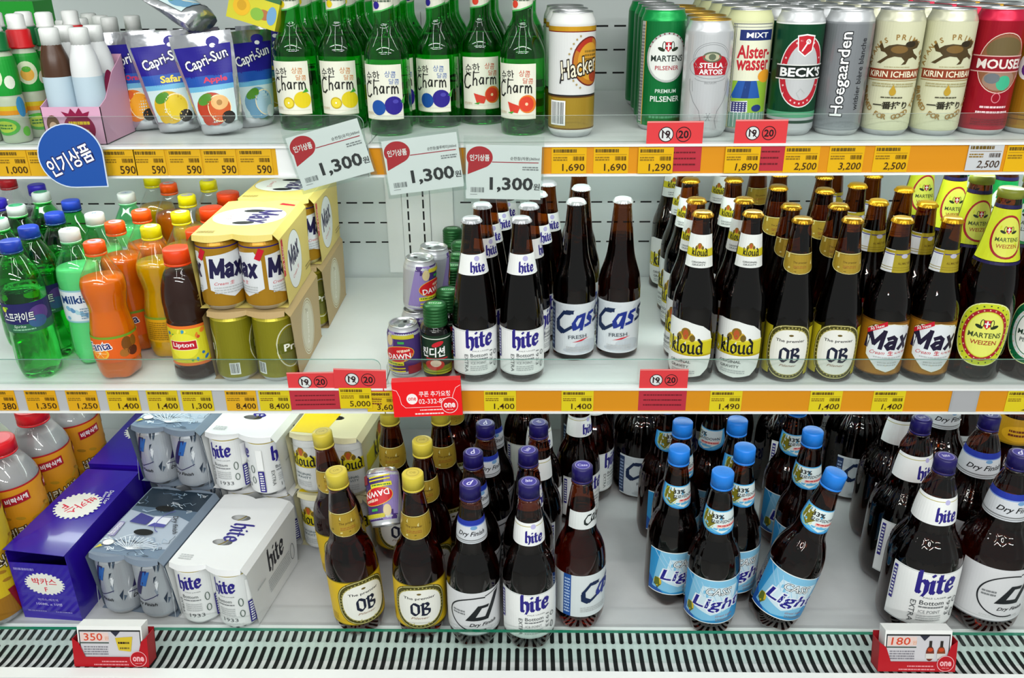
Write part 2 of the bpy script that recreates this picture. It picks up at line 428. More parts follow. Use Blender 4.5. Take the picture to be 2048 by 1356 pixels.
def hite_neck(z0, z1, wd, turn=0):
    a = Art(); a.rect(-wd/2, z0, wd/2, z1, W_).rect(-wd/2, z1-6, wd/2, z1-4.8, P('b8b06a')).ell(3, z1-6, 4.5, 4, P('b9b4dd'), 16)
    a.nib('hite', 4, z0+(z1-z0)*.16, (z1-z0)*.29, NAVY, nw=.36, sx=1.05); return a
K['hite'] = mk_bottle('beer_bottle', 'bottle', SLOPE, G_BROWN, L_BEER, 205, crown(260, principled('white_crown', 'c9cace', .3, metal=.3)),
    [('label', hite_main(Art()), 35, 4), ('neck_label', hite_neck(176, 207, 56), 21, 6)])
def cass_lab():
    a = Art(); a.rect(-52, 12, 52, 102, P('d2d9dc'))
    for k, (x, y, rx, ry) in enumerate([(-30, 90, 20, 9), (-36, 30, 14, 15), (20, 28, 22, 10), (38, 92, 12, 7), (-10, 95, 16, 5), (8, 20, 30, 6)]): a.ell(x, y, rx, ry, P(['c3cbd0', 'cdd4d8', 'bcc5cb'][k % 3]), 20)
    a.rect(-52, 16, -40, 98, P('20355e')).bars(-50, 22, -42, 92, 10, P('9db1d0'), 8)
    a.nib('C', -22, 55, 27, P('14264a'), nw=.38, ang=52, sx=1.0, shear=.08).nib('a', 2, 58, 25, P('1c2f86'), nw=.38, ang=52, shear=.08)
    a.nib('s', 21, 64, 22, P('1c2f86'), nw=.38, ang=52, shear=.1).nib('s', 38, 69, 22, P('14264a'), nw=.38, ang=52, shear=.1)
    a.text('FRESH', 2, 45, 6.5, P('505a62'), w=30, rot=4, bold=.02).poly([(-7, 35), (8, 37), (22, 43), (8, 40)], RED)
    a.bars(-16, 18, 24, 28, 3, LG, 3); return a
K['cass'] = mk_bottle('beer_bottle', 'bottle', STD, G_BROWN, L_BEER, 206, crown(266, CHROME), [('label', cass_lab(), 35, -9)])
def kl_sign(a, cx, cy, s, wd):
    """crest, yellow band and black letters"""
    a.rect(cx-wd/2, cy-9*s, cx+wd/2, cy+9*s, P('cfc21c')).rect(cx-wd/2, cy-9*s, cx+wd/2, cy-7*s, P('b9a411')).rect(cx-wd/2, cy+7.4*s, cx+wd/2, cy+9*s, P('e2d75a'))
    a.ell(cx-1*s, cy+13*s, 9*s, 5*s, P('c9a42a'), 18).ell(cx-1*s, cy+17*s, 5*s, 5*s, P('8a6a20'), 16).ell(cx-1*s, cy+14.5*s, 3*s, 5.5*s, P('b5552a'), 12)
    a.ell(cx-8*s, cy+11*s, 3*s, 4*s, P('6f5a1e'), 10).ell(cx+6*s, cy+11*s, 3*s, 4*s, P('6f5a1e'), 10)
    a.nib('kloud', cx, cy-6*s, 9.5*s, INK, nw=.25, sx=1.02)
def kloud_lab():
    a = Art(); a.poly([(-46, 100), (-30, 105), (0, 104), (24, 97), (38, 86), (43, 66), (43, 42), (38, 24), (26, 13), (0, 9), (-26, 12), (-40, 22), (-46, 44)], P('e9ece8'))
    kl_sign(a, 0, 60, 1.5, 86); a.text('ORIGINAL', -8, 36, 4.6, P('4a5050'), w=34, bold=.02, rot=2).text('GRAVITY', -8, 28, 4.6, P('4a5050'), w=30, bold=.02, rot=2)
    a.bars(-22, 16, 16, 23, 2, LG, 2); return a
def kloud_neck(z0=186, z1=236):
    a = Art(); h = z1-z0; a.rect(-25, z0, 25, z1, P('e9ece8')); kl_sign(a, 0, z0+h*.46, .68, 50)
    a.text('ORIGINAL', 0, z0+9, 2.6, P('4a5050'), w=20, bold=.02).text('GRAVITY', 0, z0+5, 2.6, P('4a5050'), w=18, bold=.02); return a
K['kloud'] = mk_bottle('beer_bottle', 'bottle', STD, G_BROWN, L_BEER, 206, crown(268, GOLD), [('label', kloud_lab(), 35, -13), ('neck_label', kloud_neck(), 19, 2)])
def ob_round(a, cx, cy, rx, ry, s=1):
    a.ell(cx, cy, rx, ry, P('3f3c14'), 36, p=2.6).ell(cx, cy, rx-1.2, ry-1.2, P('d2ca86'), 36, p=2.6).ell(cx, cy, rx-2.4, ry-2.4, P('4a4618'), 36, p=2.6)
    for k in range(40): t = radians(9*k); a.rect(cx+(rx-4.8)*sin(t)-1, cy+(ry-4.8)*cos(t)-1, cx+(rx-4.8)*sin(t)+1, cy+(ry-4.8)*cos(t)+1, P('b5ac5c'), rot=-9*k)
    a.ell(cx, cy, rx-7, ry-7.2, P('b9b06a'), 36, p=2.5).ell(cx, cy, rx-8, ry-8.4, P('e9e9e0'), 36, p=2.5)
    a.text('The premier', cx, cy+ry*.40, 6*s, INK, w=rx*1.15, bold=.03).ell(cx, cy+ry*.62, 3.5*s, 1.8*s, P('6b5a28'), 12)
    a.nib('OB', cx+1, cy-ry*.34, 15*s, P('1c2036'), nw=.34, sx=1.0).text('Pilsner', cx, cy-ry*.48, 4*s, P('8c5f3a'), w=rx*.66, shear=.35)
def ob_lab():
    a = Art(); a.rect(30, 12, 60, 92, P('b9ac1f')).rect(58, 12, 60, 92, P('e9e3b0')); a.rect(-60, 12, -30, 92, P('b9ac1f')); ob_round(a, 0, 53, 38, 46); return a
def ob_neck(z0, z1, wd):
    a = Art(); h = z1-z0
    q = lambda k: [(-wd/2, z1-k), (-wd/2, z0+h*.42+k)]+[(wd/2*sin(radians(t)), z0+h*.42+k*.6-h*.42*cos(radians(t))) for t in range(-80, 81, 16)]+[(wd/2, z0+h*.42+k), (wd/2, z1-k)]
    a.poly(q(0), P('d8cf8a')).poly([(x*.96, y) for x, y in q(1.2)], P('7a661a')).poly([(x*.92, y) for x, y in q(2.2)], MET('b99a34'))
    a.text('The premier', 0, z0+h*.56, h*.13, P('5a3f16'), w=wd*.36, bold=.02).bars(-wd*.16, z0+h*.28, wd*.16, z0+h*.42, 2, P('a06a2a'), 5); return a
K['ob'] = mk_bottle('beer_bottle', 'bottle', zs(OBP, .97), G_BROWN, L_BEER, 200, crown(258, GOLD), [('label', ob_lab(), 35, -4), ('neck_label', ob_neck(176, 207, 60), 21, 0)])
SHIELD = lambda cx, cy, w, h: [(cx-w*.36, cy+h*.45), (cx, cy+h*.5), (cx+w*.36, cy+h*.45), (cx+w*.5, cy+h*.36), (cx+w*.46, cy-h*.18), (cx+w*.2, cy-h*.44), (cx, cy-h*.5), (cx-w*.2, cy-h*.44), (cx-w*.46, cy-h*.18), (cx-w*.5, cy+h*.36)]
BLK = {'M': (1.25, [[(.1, .05), (.1, 1.4)], [(.1, 1.35), (.58, .35), (1.06, 1.35)], [(1.06, 1.4), (1.06, .05)]]),
 'a': (.86, [[(.12, .85), (.4, .98), (.62, .8), (.62, .05)], [(.62, .6), (.25, .52), (.1, .28), (.28, .06), (.6, .25)]]),
 'x': (.86, [[(.1, .98), (.68, .04)], [(.68, .98), (.1, .04)]])}
def maxword(a, cx, y0, xh, mt, rot=0, sx=1, nw=.3, shear=.12): return a.nib('Max', cx, y0, xh, mt, nw=nw, font=BLK, rnd=True, shear=shear, sx=sx, rot=rot)
def max_sign(a, cx, cy, w, h, s=1):
    a.poly(SHIELD(cx, cy, w+3, h+3), P('5e4214')).poly(SHIELD(cx, cy, w+1.4, h+1.4), P('e0c98a')).poly(SHIELD(cx, cy, w, h), P('dfe4e6'))
    maxword(a, cx-w*.05, cy-h*.02, h*.26, P('1c1430'), sx=w*.96/(3.1*h*.26))
    a.text('Cream', cx-w*.24, cy-h*.1, h*.075, RED, w=w*.3, shear=.4).text('生', cx+w*.03, cy-h*.1, h*.1, RED, bold=.03).text('ALL MALT BEER', cx+w*.27, cy-h*.1, h*.045, RED, w=w*.3)
    a.bars(cx-w*.3, cy-h*.22, cx+w*.3, cy-h*.17, 1, LG, 3).bars(cx-w*.2, cy-h*.38, cx+w*.2, cy-h*.28, 2, LG, 4)
    a.add([(cx-w*.52, cy+h*.34), (cx-w*.5, cy+h*.26), (cx-w*.12, cy+h*.47), (cx-w*.14, cy+h*.56)], [(0, 1, 2, 3)], RED).text('All New', cx-w*.32, cy+h*.41, h*.06, W_, w=w*.3, rot=29, bold=.02)
def max_lab():
    a = Art(); a.rect(-52, 14, 52, 104, MET('b07a1e')).rect(-52, 14, 52, 16, P('6a4410')).rect(-52, 101, 52, 104, P('6a4410')); max_sign(a, 4, 60, 72, 80); return a
def max_neck(z0=178, z1=212):
    a = Art(); a.rect(-32, z0, 32, z1, P('d6d8da')).rect(-12, z0, 26, z1, MET('b8a52c')).rect(-32, z1-5, 32, z1-1, MET('b8a52c')).rect(-32, z1-7.4, 32, z1-6, NAVY)
    a.text('ALL MALT BEER', 7, z0+14, 3.2, P('5a4210'), w=24, bold=.02).rect(-32, z0+7, 32, z0+8, P('8f7d1d')).rect(-32, z0+3.5, 32, z0+4.5, P('8f7d1d')).ell(5, z1-9, 6, 3.4, P('b8b6c8'), 14); return a
K['max'] = mk_bottle('beer_bottle', 'bottle', zs(STD, .97), G_BROWN, L_BEER, 200, crown(258, principled('yellow_gold_crown', 'c8960e', .28, metal=.6)), [('label', max_lab(), 35, -2), ('neck_label', max_neck(), 21, 6)])
WEI = [(0, 2), (32, 2), (34, 0), (39, 3), (40, 10), (40, 60), (40, 135), (39, 158), (34, 185), (27, 212), (22, 240), (17.5, 276), (16, 288), (16, 298)]
def mart_crest(a, cx, cy, s):
    a.poly([(cx-4*s, cy+5*s), (cx+4*s, cy+5*s), (cx+3.6*s, cy-2*s), (cx, cy-6*s), (cx-3.6*s, cy-2*s)], P('c01f30')).rect(cx-.8*s, cy-4*s, cx+.8*s, cy+4*s, W_).rect(cx-3*s, cy, cx+3*s, cy+1.5*s, W_)
    for k in (-1, 1): a.ell(cx+k*8*s, cy-3*s, 4.4*s, 2*s, P('23301c'), 12, rot=k*25).ring(cx+k*5*s, cy+1*s, 2.2*s, 5*s, .9*s, P('23301c'), 12)
def wei_lab(bg='c9d42a', ringc='a81c2c', word='WEIZEN', dark='3a4a28'):
    a = Art(); a.ell(0, 82, 40, 52, P('e4e9a0'), 40, p=2.4).ell(0, 82, 38.6, 50.5, P(bg), 40, p=2.4).ring(0, 82, 33, 43, 5.2, P(ringc), 40)
    a.ell(0, 82, 26.4, 36.5, P('e3e66a' if word == 'WEIZEN' else 'eceee6'), 36); mart_crest(a, 0, 99, 1.35); a.text('MARTENS', 0, 81, 8.4, P(dark), w=47, bold=.03).text(word, 0, 69, 7, P('a8402a' if word == 'WEIZEN' else '44504a'), w=37, bold=.03)
    for k in range(24):
        t = radians(15*k); a.rect(30.4*sin(t)-1, 82+40.4*cos(t)-1, 30.4*sin(t)+.8, 82+40.4*cos(t)+.8, P('e9c9a0'), rot=-15*k)
        a.rect(36*sin(t)-1, 82+47*cos(t)-1, 36*sin(t)+1, 82+47*cos(t)+1, P(dark), rot=-15*k)
    return a
def wei_neck(bg, inner, word, c2, z0=196, z1=272):
    a = Art(); R = interp(chaikin(WEI)); a.poly([(-R(z0)*1.62*22/R(z0), z0), (R(z0)*1.62*22/R(z0), z0), (36, z1), (-36, z1)], P(bg)); a.rect(-36, z0-5, 36, z0-1, P('201a4a')).rect(-36, z1+1, 36, z1+6, P('201a4a'))
    a.ring(0, z0+36, 22, 32, 3, P('a01c28' if word == 'WEIZEN' else 'dfe5e3'), 32).ell(0, z0+36, 19, 29, P(inner), 28); mart_crest(a, 0, z0+46, .95)
    a.text('MARTENS', 0, z0+32, 6, P('3a4a28'), w=30, bold=.02).text(word, 0, z0+22.5, 5.6, P(c2), w=25, bold=.02); return a
K['weizen'] = mk_bottle('beer_bottle', 'bottle', WEI, G_BROWN, L_BEERR, 250, screwcap(283, 300, 18, PL('8a9030'), ring=False), [('label', wei_lab(), 40, -6), ('neck_label', wei_neck('cdd62a', 'd8dc58', 'WEIZEN', 'a8502a'), 22, 4)])
K['pils'] = mk_bottle('beer_bottle', 'bottle', WEI, G_BROWN, L_BEER, 250, screwcap(283, 300, 18, PL('8a9030'), ring=False), [('label', wei_lab('0c6a3a', 'dfe5e3', 'PILSENER', '223a2c'), 40, -6), ('neck_label', wei_neck('0b8a44', 'dfe7e6', 'PILSENER', '223a2c'), 22, 4)])
# ---- soju
SOJ = [(0, 3), (26, 3), (28, 0), (31.5, 2), (32.5, 7), (32.5, 60), (32.5, 108), (31, 118), (24, 133), (17, 145), (14.6, 152), (14.2, 158), (14.4, 180), (13.6, 196), (13.8, 206)]
def fruit(a, k, x, y, q=1):
    b = Art(); fruit0(b, k, 0, 0)
    for v, f, m_ in b.items: a.add([(x+px*q, y+py*q) for px, py in v], f, m_)
def fruit0(a, k, x, y):
    if k == 'yuzu': a.ell(x+8, y+1, 9, 8.6, P('dcc51e'), 22).ell(x-7, y-2, 6.2, 6, P('e4cf3c'), 20).ring(x-7, y-2, 6.2, 6, 1.2, P('c2a816'), 20).ell(x-7, y-2, 1, 1, W_, 8).poly([(x+8, y+8), (x+13, y+13), (x+15, y+9)], P('3f9a34'))
    elif k == 'berry': a.ell(x+7, y, 9.4, 9.2, P('2a1f86'), 22).ell(x-9, y-2, 7.6, 7.6, P('1c4f9e'), 20).ell(x+9, y+4, 3, 2, P('4a44a8'), 12).poly([(x+14, y+3), (x+20, y+10), (x+18, y+1)], P('3f9a34'))
    else: a.ell(x+8, y+1, 9, 9, P('e07a2a'), 22).ell(x+7, y+1, 7.4, 7.6, P('d6402a'), 20).ell(x+7, y+1, 1.6, 1.6, P('f0c8a0'), 10).poly([(x-13, y+3), (x+1, y-1), (x-2, y-8), (x-10, y-7)], P('d2402e')).poly([(x-13, y-8), (x-6, y-6), (x-8, y-9)], P('3f9a34'))
def soju_lab(k):
    a = Art(); a.rect(-31, 24, 31, 100, P('e3e3d2')).rect(-31, 24, 31, 24.8, P('b7b89c')).rect(-29, 30, 29, 30.7, P('c9c9b4'))
    c2 = {'yuzu': P('c98a52'), 'berry': P('6a7fae'), 'grape': P('c66a52')}[k]
    a.text('순한', -13, 84, 14, P('2a2a26'), w=24, rot=4, bold=.015).text('상콤', 14, 87, 9, c2, w=16, rot=-6, bold=.02).text('달콤', 19, 77, 7.5, c2, w=15, rot=-4, bold=.02)
    for ch, x, y, xh in (('C', -22.5, 54, 15), ('h', -9, 58.5, 11.5), ('a', 1, 60.5, 11), ('r', 9.5, 60.5, 10), ('m', 19.5, 59.5, 11)): a.nib(ch, x, y, xh, P('23231f'), nw=.17, font=HAND, rnd=True, shear=.04)
    fruit(a, k, 7, 44, 1.4); a.bars(-28, 31.5, -14, 35, 2, P('c9b89a'), 2); return a
def soju_neck(k):
    a = Art(); a.poly([(-22, 168), (0, 171), (22, 178), (22, 199), (-22, 199)], P('dcdccc')).poly([(-22, 168), (0, 171), (22, 178), (22, 176), (0, 169), (-22, 166)], P('4fae5a'))
    a.bars(-14, 180, 14, 194, 3, P('5c6a5a'), 6); c = {'yuzu': 'dcc51e', 'berry': '2a1f86', 'grape': 'd6402a'}[k]; a.ell(-8, 177, 5, 5, P(c), 14); return a
for k in ('yuzu', 'berry', 'grape'):
    K['soju_'+k] = mk_bottle('soju_bottle', 'bottle', SOJ, G_GREEN, principled('spirit', 'eafff0', 0, trans=1, ior=1.33), 134, screwcap(202, 216, 14.6, principled('green_screw_cap', '0f6a38', .35, metal=.4)), [('label', soju_lab(k), 32.5, -8), ('neck_label', soju_neck(k), 14.3, 0)])
# ---- PET beer
def pet_prof(H, R, s=1):
    n = H-24
    return [(0, 6), (R*.45, 4), (R*.72, 0), (R*.9, 4), (R, 22), (R, 60), (R, H*.39), (R*.985, H*.44), (R*.93, H*.495), (R*.80, H*.55), (R*.63, H*.595), (R*.58, H*.635), (R*.55, H*.72), (R*.45, H*.82), (14.6, n-6), (16.6, n-4), (16.6, n-1.5), (13.6, n)]
def ribs(z0, z1, n, d):
    return lambda a, z, r: petal(a, z, r) + (d*cos(n*a) if z0 < z < z1 else 0)
def purple_cap(H, word):
    a = Art(); a.ell(0, 0, 11.2, 11.2, P('8a84c0'), 28).ell(0, 0, 10, 10, P('3a3490'), 28)
    if word == 'hite': a.nib('hite', 0, -2, 4.2, P('d9d8ee'), nw=.26)
    elif word == 'd': a.text('d', 0, 0, 12, P('d9d8ee'), bold=.02, shear=.4)
    else: a.text('Cass', 0, 0, 6, P('c6c4e6'), w=15, bold=.03)
    return screwcap(H-25, H, 15.6, PL('1a1258'), a)
def mk_pet(H, R, cap, lab, nlab, liq=L_BEER, fz=.76, ribd=None, rref=None, nref=None, t=0, nt=0, nm='plastic_beer_bottle'):
    p = pet_prof(H, R)
    return mk_bottle(nm, 'bottle', p, G_PET, liq, H*fz, cap, [('label', lab, R, t), ('neck_label', nlab, R*.56, nt)], ribd or petal, 80)
def ob_pet_lab():
    a = Art(); a.rect(-64, 28, 64, 112, P('d9b41c')).rect(-64, 28, 64, 30, P('8d7a14')).rect(-64, 110, 64, 112, P('8d7a14')); a.bars(-58, 34, -44, 48, 4, P('9c7f10'), 3); ob_round(a, 4, 70, 43, 42); return a
K['ob_pet'] = mk_pet(288, 41, screwcap(262, 288, 16, PL('cdbb3e'), Art().ell(0, 0, 11, 11, P('c9b850'), 24).ring(0, 0, 9.5, 9.5, .7, P('9a8a2e'), 24).text('OB', 0, 0, 5, P('9a8a2e'), bold=.02)), ob_pet_lab(), ob_neck(184, 224, 74), L_BEERR)
def d_lab(w=116, z0=30, h=82):
    a = Art(); a.rect(-w/2, z0, w/2, z0+h, P('d5d6d8')).rect(-w/2, z0, w/2, z0+2, GR).rect(-w/2, z0+6, w/2, z0+7, LG).bars(-30, z0+8.5, 30, z0+12.5, 2, LG, 3)
    a.ring(6, z0+h*.5, 46, h*.4, 2.2, P('1e2024'), 36, 75, 285).line([(18, z0+h*.9), (44, z0+h*.98)], 1.6, P('1e2024'))
    a.poly([(-14, z0+h*.36), (14, z0+h*.36), (19, z0+h*.44), (2, z0+h*.44), (12, z0+h*.64), (22, z0+h*.64), (24, z0+h*.7), (6, z0+h*.7)], P('1e2024'))
    a.poly([(14, z0+h*.36), (22, z0+h*.36), (44, z0+h*.95), (34, z0+h*.9)], P('1e2024')).text('Dry Finish', 14, z0+h*.25, 8, INK, w=44, bold=.03, shear=.35)
    a.bars(-34, z0+h*.48, -14, z0+h*.6, 2, GR, 2); return a
def d_neck(z0, z1, w):
    a = Art(); h = z1-z0; a.rect(-w/2, z0, w/2, z1, P('cfd3d8')).rect(-w/2, z1-h*.22, w/2, z1, P('20349c')).rect(-w/2, z1-h*.26, w/2, z1-h*.22, P('7f9ad0')).rect(-w/2, z0+h*.12, w/2, z0+h*.17, GR).rect(-w/2, z0+h*.05, w/2, z0+h*.08, GR)
    a.ell(4, z1-h*.32, 6, 3, P('6f9ac4'), 14).text('Dry Finish', 0, z0+h*.4, h*.26, INK, w=w*.5, bold=.03, shear=.35); return a
K['d_pet'] = mk_pet(282, 41, purple_cap(282, 'd'), d_lab(), d_neck(190, 228, 90), ribd=lambda a, z, r: petal(a, z, r)+(.7*cos(20*a) if 228 < z < 252 else .45*cos(18*a) if 122 < z < 172 else 0))
K['hite_pet'] = mk_pet(288, 41, purple_cap(288, 'hite'), hite_main(Art(), 1.05, 118, 30, 84), hite_neck(190, 228, 92), ribd=lambda a, z, r: petal(a, z, r)+(.7*cos(20*a) if 228 < z < 252 else .45*cos(18*a) if 122 < z < 172 else 0), t=10, nt=10)
def cass_pet_lab():
    a = Art(); a.rect(-60, 34, 60, 114, P('d3dbdc')).rect(-34, 34, -21, 114, P('1c4f9a')).bars(-32, 40, -23, 108, 12, P('b5cbe8'), 8)
    a.nib('C', 8, 66, 26, P('14264a'), nw=.36, ang=48, shear=.1).nib('a', 28, 72, 22, P('1c2f86'), nw=.36, ang=48, shear=.1).nib('s', 44, 78, 20, P('1c2f86'), nw=.36, ang=48, shear=.1); a.bars(-6, 44, 40, 54, 3, LG, 5); return a
def cass_neck(z0, z1, w):
    a = Art(); a.rect(-w/2, z0, w/2, z1, P('d9dedd')).nib('C', 0, z0+9, 12, P('1b2422'), nw=.32, ang=48, shear=.1).nib('as', 14, z0+12, 11, P('1b2422'), nw=.32, ang=48, shear=.1); return a
K['cass_pet'] = mk_pet(288, 41, purple_cap(288, 'C'), cass_pet_lab(), cass_neck(188, 218, 62), L_BEERR, t=8, nt=22)
def light_lab():
    a = Art(); a.rect(-60, 30, 60, 114, P('2f92cc')).poly([(-60, 114), (-60, 60), (-30, 30), (-60, 30)], P('1c55a4')).poly([(-40, 114), (-52, 40), (-20, 34), (20, 40), (46, 114)], P('7fbfe0')).poly([(-24, 100), (-34, 56), (-8, 46), (26, 60), (34, 100)], P('cfe4ee')).poly([(30, 114), (60, 114), (60, 60)], P('2a78c0'))
    a.rect(-60, 30, 60, 31.5, W_).rect(-60, 112.5, 60, 114, W_)
    for k in range(9): a.line([(-50+k*12, 112-k*3), (-30+k*10, 84-k*4)], 1.2, P('a6d0ea'))
    a.otext('CASS', 2, 92, 13, P('eef2f4'), P('3a4248'), w=40, bold=.02, shear=.25, ob=.08)
    a.otext('Light', 2, 66, 28, P('201c86'), P('e6eef6'), w=82, bold=.05, shear=.2, ob=.14)
    a.text('Great Light', 14, 45, 5, P('b06a6a'), w=30, shear=.3, rot=4).bars(0, 35, 30, 40, 2, GR, 3)
    a.ell(-42, 52, 7, 9, P('d8b82a'), 14).poly([(-47, 60), (-40, 60), (-38, 48), (-35, 50), (-41, 40), (-48, 46)], P('5e6a20'))
    a.rect(48, 34, 52, 60, W_).barcode(52.5, 36, 59, 60, INK, 6); return a
def light_neck(z0, z1, w):
    a = Art(); h = z1-z0
    q = [(-w/2, z1)]+[(w/2*sin(radians(t)), z0+h*.5-h*.5*cos(radians(t))) for t in range(-84, 85, 14)]+[(w/2, z1)]
    a.poly(q, P('2a86cc')).poly([(x*.9, z1-(z1-y)*.94-.5) for x, y in q], P('5fb2dc')).poly([(-w*.3, z1-2), (-w*.36, z0+h*.4), (0, z0+h*.06), (w*.36, z0+h*.4), (w*.42, z1-2)], P('d9e6e6'))
    a.poly([(-w*.4, z0+h*.92), (-w*.2, z0+h*.92), (-w*.2, z0+h*.5), (-w*.12, z0+h*.5), (-w*.26, z0+h*.2), (-w*.44, z0+h*.5), (-w*.4, z0+h*.5)], P('7a7418')).ring(-w*.28, z0+h*.56, w*.14, h*.4, .9, P('cfd84a'), 16, 100, 330)
    a.text('33%', -w*.1, z0+h*.76, h*.18, INK, w=w*.26, bold=.06).text('칼로리DOWN', w*.06, z0+h*.57, h*.16, P('1c2434'), w=w*.56, bold=.04, shear=.15, rot=3)
    a.rect(-w*.1, z0+h*.32, w*.32, z0+h*.45, P('e8b8b0'), rot=4).bars(-w*.08, z0+h*.34, w*.3, z0+h*.43, 1, P('c03038'), 2); return a
K['light'] = mk_pet(284, 41, screwcap(258, 284, 16.4, PL('1f7ddc'), Art().ring(0, 0, 10, 10, .6, P('2f90e6'), 24).text('Cass', 0, 0, 5, P('2f90e6'), w=13, bold=.02)), light_lab(), light_neck(186, 226, 82), L_BEER, ribd=ribs(122, 170, 18, .4), t=2, nt=4)
# large 1.6 litre
K['hite_big'] = mk_pet(306, 55, purple_cap(306, 'hite'), hite_main(Art(), 1.35, 132, 34, 100), hite_neck(204, 248, 112), ribd=lambda a, z, r: petal(a, z, r)+(1.0*cos(18*a) if 248 < z < 274 else .8*cos(20*a) if 142 < z < 190 else 0), t=-2, nt=2)
K['d_big'] = mk_pet(306, 55, purple_cap(306, 'd'), d_lab(140, 34, 98), d_neck(204, 248, 122), ribd=lambda a, z, r: petal(a, z, r)+(1.0*cos(18*a) if 248 < z < 274 else .8*cos(20*a) if 142 < z < 190 else 0))
K['cass_big'] = mk_pet(306, 55, purple_cap(306, 'C'), (lambda a: a)(cass_lab()), cass_neck(206, 244, 90), ribd=ribs(118, 190, 20, 1.0), t=10, nt=15)
def gold_neck(z0=204, z1=250):
    a = Art(); a.rect(-64, z0, 64, z1, P('b98a14')).rect(-64, z0, 64, z0+3, P('8a6a10')).ell(0, z0+20, 30, 14, P('d6a21c'), 24).bars(-18, z0+14, 18, z0+28, 2, P('6a2a10'), 3); return a
K['gold_big'] = mk_pet(306, 55, purple_cap(306, 'x'), ob_pet_lab(), gold_neck())
# ---- soft drinks
SOD = [(0, 5), (14, 4), (24, 0), (30, 3), (33, 14), (33, 50), (31.5, 78), (33, 84), (33, 128), (33.5, 136), (34, 150), (31, 168), (23, 186), (16, 198), (13.4, 203), (16, 205), (16, 208), (13, 210)]
def sprite_lab():
    a = Art(); a.rect(-70, 84, 70, 132, P('26245e')).rect(-70, 84, 70, 98, P('2f6a4a')); a.ell(30, 112, 16, 13, P('5a3f86'), 18).ell(26, 100, 14, 10, P('3a5f8a'), 16)
    a.otext('스프라이트', -2, 110, 16, P('eef2ea'), P('1c2a50'), w=48, bold=.04, shear=.1, ob=.07).text('Sprite', -2, 94, 6, P('cfe8d6'), w=18, shear=.2).bars(-14, 87, 20, 91, 1, P('8fc9a0'), 4).ell(-22, 122, 4.5, 4.5, P('c6d62a'), 12).ell(-17, 125, 3.5, 2, P('6fae2a'), 10); return a
K['sprite'] = mk_bottle('soda_bottle', 'bottle', SOD, G_SPR, L_WATER, 150, screwcap(205, 225, 15.4, PL('1f3fb0')), [('label', sprite_lab(), 33, -6)], lambda a, z, r: petal(a, z, r)+(.5*cos(16*a) if 24 < z < 76 else 0), 80)
def cider_lab():
    a = Art(); a.rect(-70, 84, 70, 132, P('1d7a3c')).rect(-70, 84, 70, 88, W_); return a
K['cider'] = mk_bottle('soda_bottle', 'bottle', SOD, G_SPR, L_WATER, 150, screwcap(205, 225, 15.4, PL('e6ebe8'), Art().ell(0, 0, 11.5, 11.5, P('2fa06a'), 24).ell(2, -1, 6, 5, P('5cba8c'), 16)), [('label', cider_lab(), 33, 0)], petal, 60)
def milkis_lab():
    a = Art(); a.rect(-66, 78, 66, 134, P('dfe8ec')).rect(-66, 130, 66, 134, P('8fc4d0')).rect(-66, 78, 66, 81, P('8fc4d0')); a.text('Milkis', -6, 118, 14, P('1d3f78'), w=44, bold=.05, rot=3)
    for k in range(14): a.ell(-20+(k*37 % 44), 86+(k*23 % 20), 4, 3.4, P(['7fb4d4', 'a9d2dc', '5f93bf'][k % 3]), 10)
    a.bars(2, 84, 22, 104, 5, P('7a9ab0'), 4); return a
K['milkis'] = mk_bottle('soda_bottle', 'bottle', SOD, G_MILK, L_MILK, 165, screwcap(205, 226, 15.4, PL('e4e7e3'), Art().ell(1, 0, 10, 10, P('c6d0d8'), 20).text('M', 0, 0, 7, P('7f93b8'), bold=.03, shear=.3)), [('label', milkis_lab(), 33, -12)], petal, 60)
FAN = [(0, 5), (14, 4), (25, 0), (32, 4), (34.5, 16), (34.5, 40), (34, 80), (31, 96), (28.6, 112), (28.4, 118), (31, 132), (34, 148), (33.5, 160), (29, 172), (21, 186), (15, 197), (13.4, 202), (16, 204), (16, 207), (13, 209)]
def fanta_lab(o):
    a = Art(); bg = 'e2601a' if o else 'd9a416'
    a.rect(-70, 34, 70, 78, P(bg)).rect(-70, 74, 70, 78, P('6f9a2a' if o else '7f9a2a'))
    if o:
        a.ell(-18, 50, 15, 11, P('f0b63c'), 20).ell(-18, 50, 12, 8.6, P('f28a1e'), 18).ell(-18, 50, 2, 2, W_, 8)
        for k in range(6): a.line([(-18, 50), (-18+11*cos(k*pi/3), 50+8*sin(k*pi/3))], .7, P('f6d9a0'))
        a.ell(26, 62, 9, 12, P('7a4a1a'), 14).ell(34, 48, 9, 8, P('5a2a18'), 14).ell(20, 48, 8, 7, P('a86a2a'), 12).ell(38, 64, 6, 9, P('8a5a1a'), 12)
        a.otext('Fanta', -18, 62, 15, P('1d1d66'), P('f4f4f4'), w=40, bold=.05, rot=10, ob=.13)
    else: a.bars(-24, 38, 26, 70, 9, P('9a7412'), 4)
    return a
for nm, liq, cp in (('fanta', L_ORANGE, 'f2560c'), ('pine', L_YELLOW, 'efe207')):
    K[nm] = mk_bottle('soda_bottle', 'bottle', FAN, G_CLEAR, liq, 166, screwcap(203, 224, 15.6, PL(cp), Art().ell(1, 0, 10, 10, P('b9b0c8'), 20).ell(-2, 2, 5, 3, P(cp), 12)), [('label', fanta_lab(nm == 'fanta'), 34.3, 4)], petal, 60)
TEA = [(0, 4), (24, 4), (29, 0), (33, 3), (34, 8), (34, 20), (32.5, 24), (33, 28), (33, 96), (32, 99), (34, 104), (34, 118), (35, 130), (33, 152), (27, 172), (21, 182), (19, 186), (19, 190)]
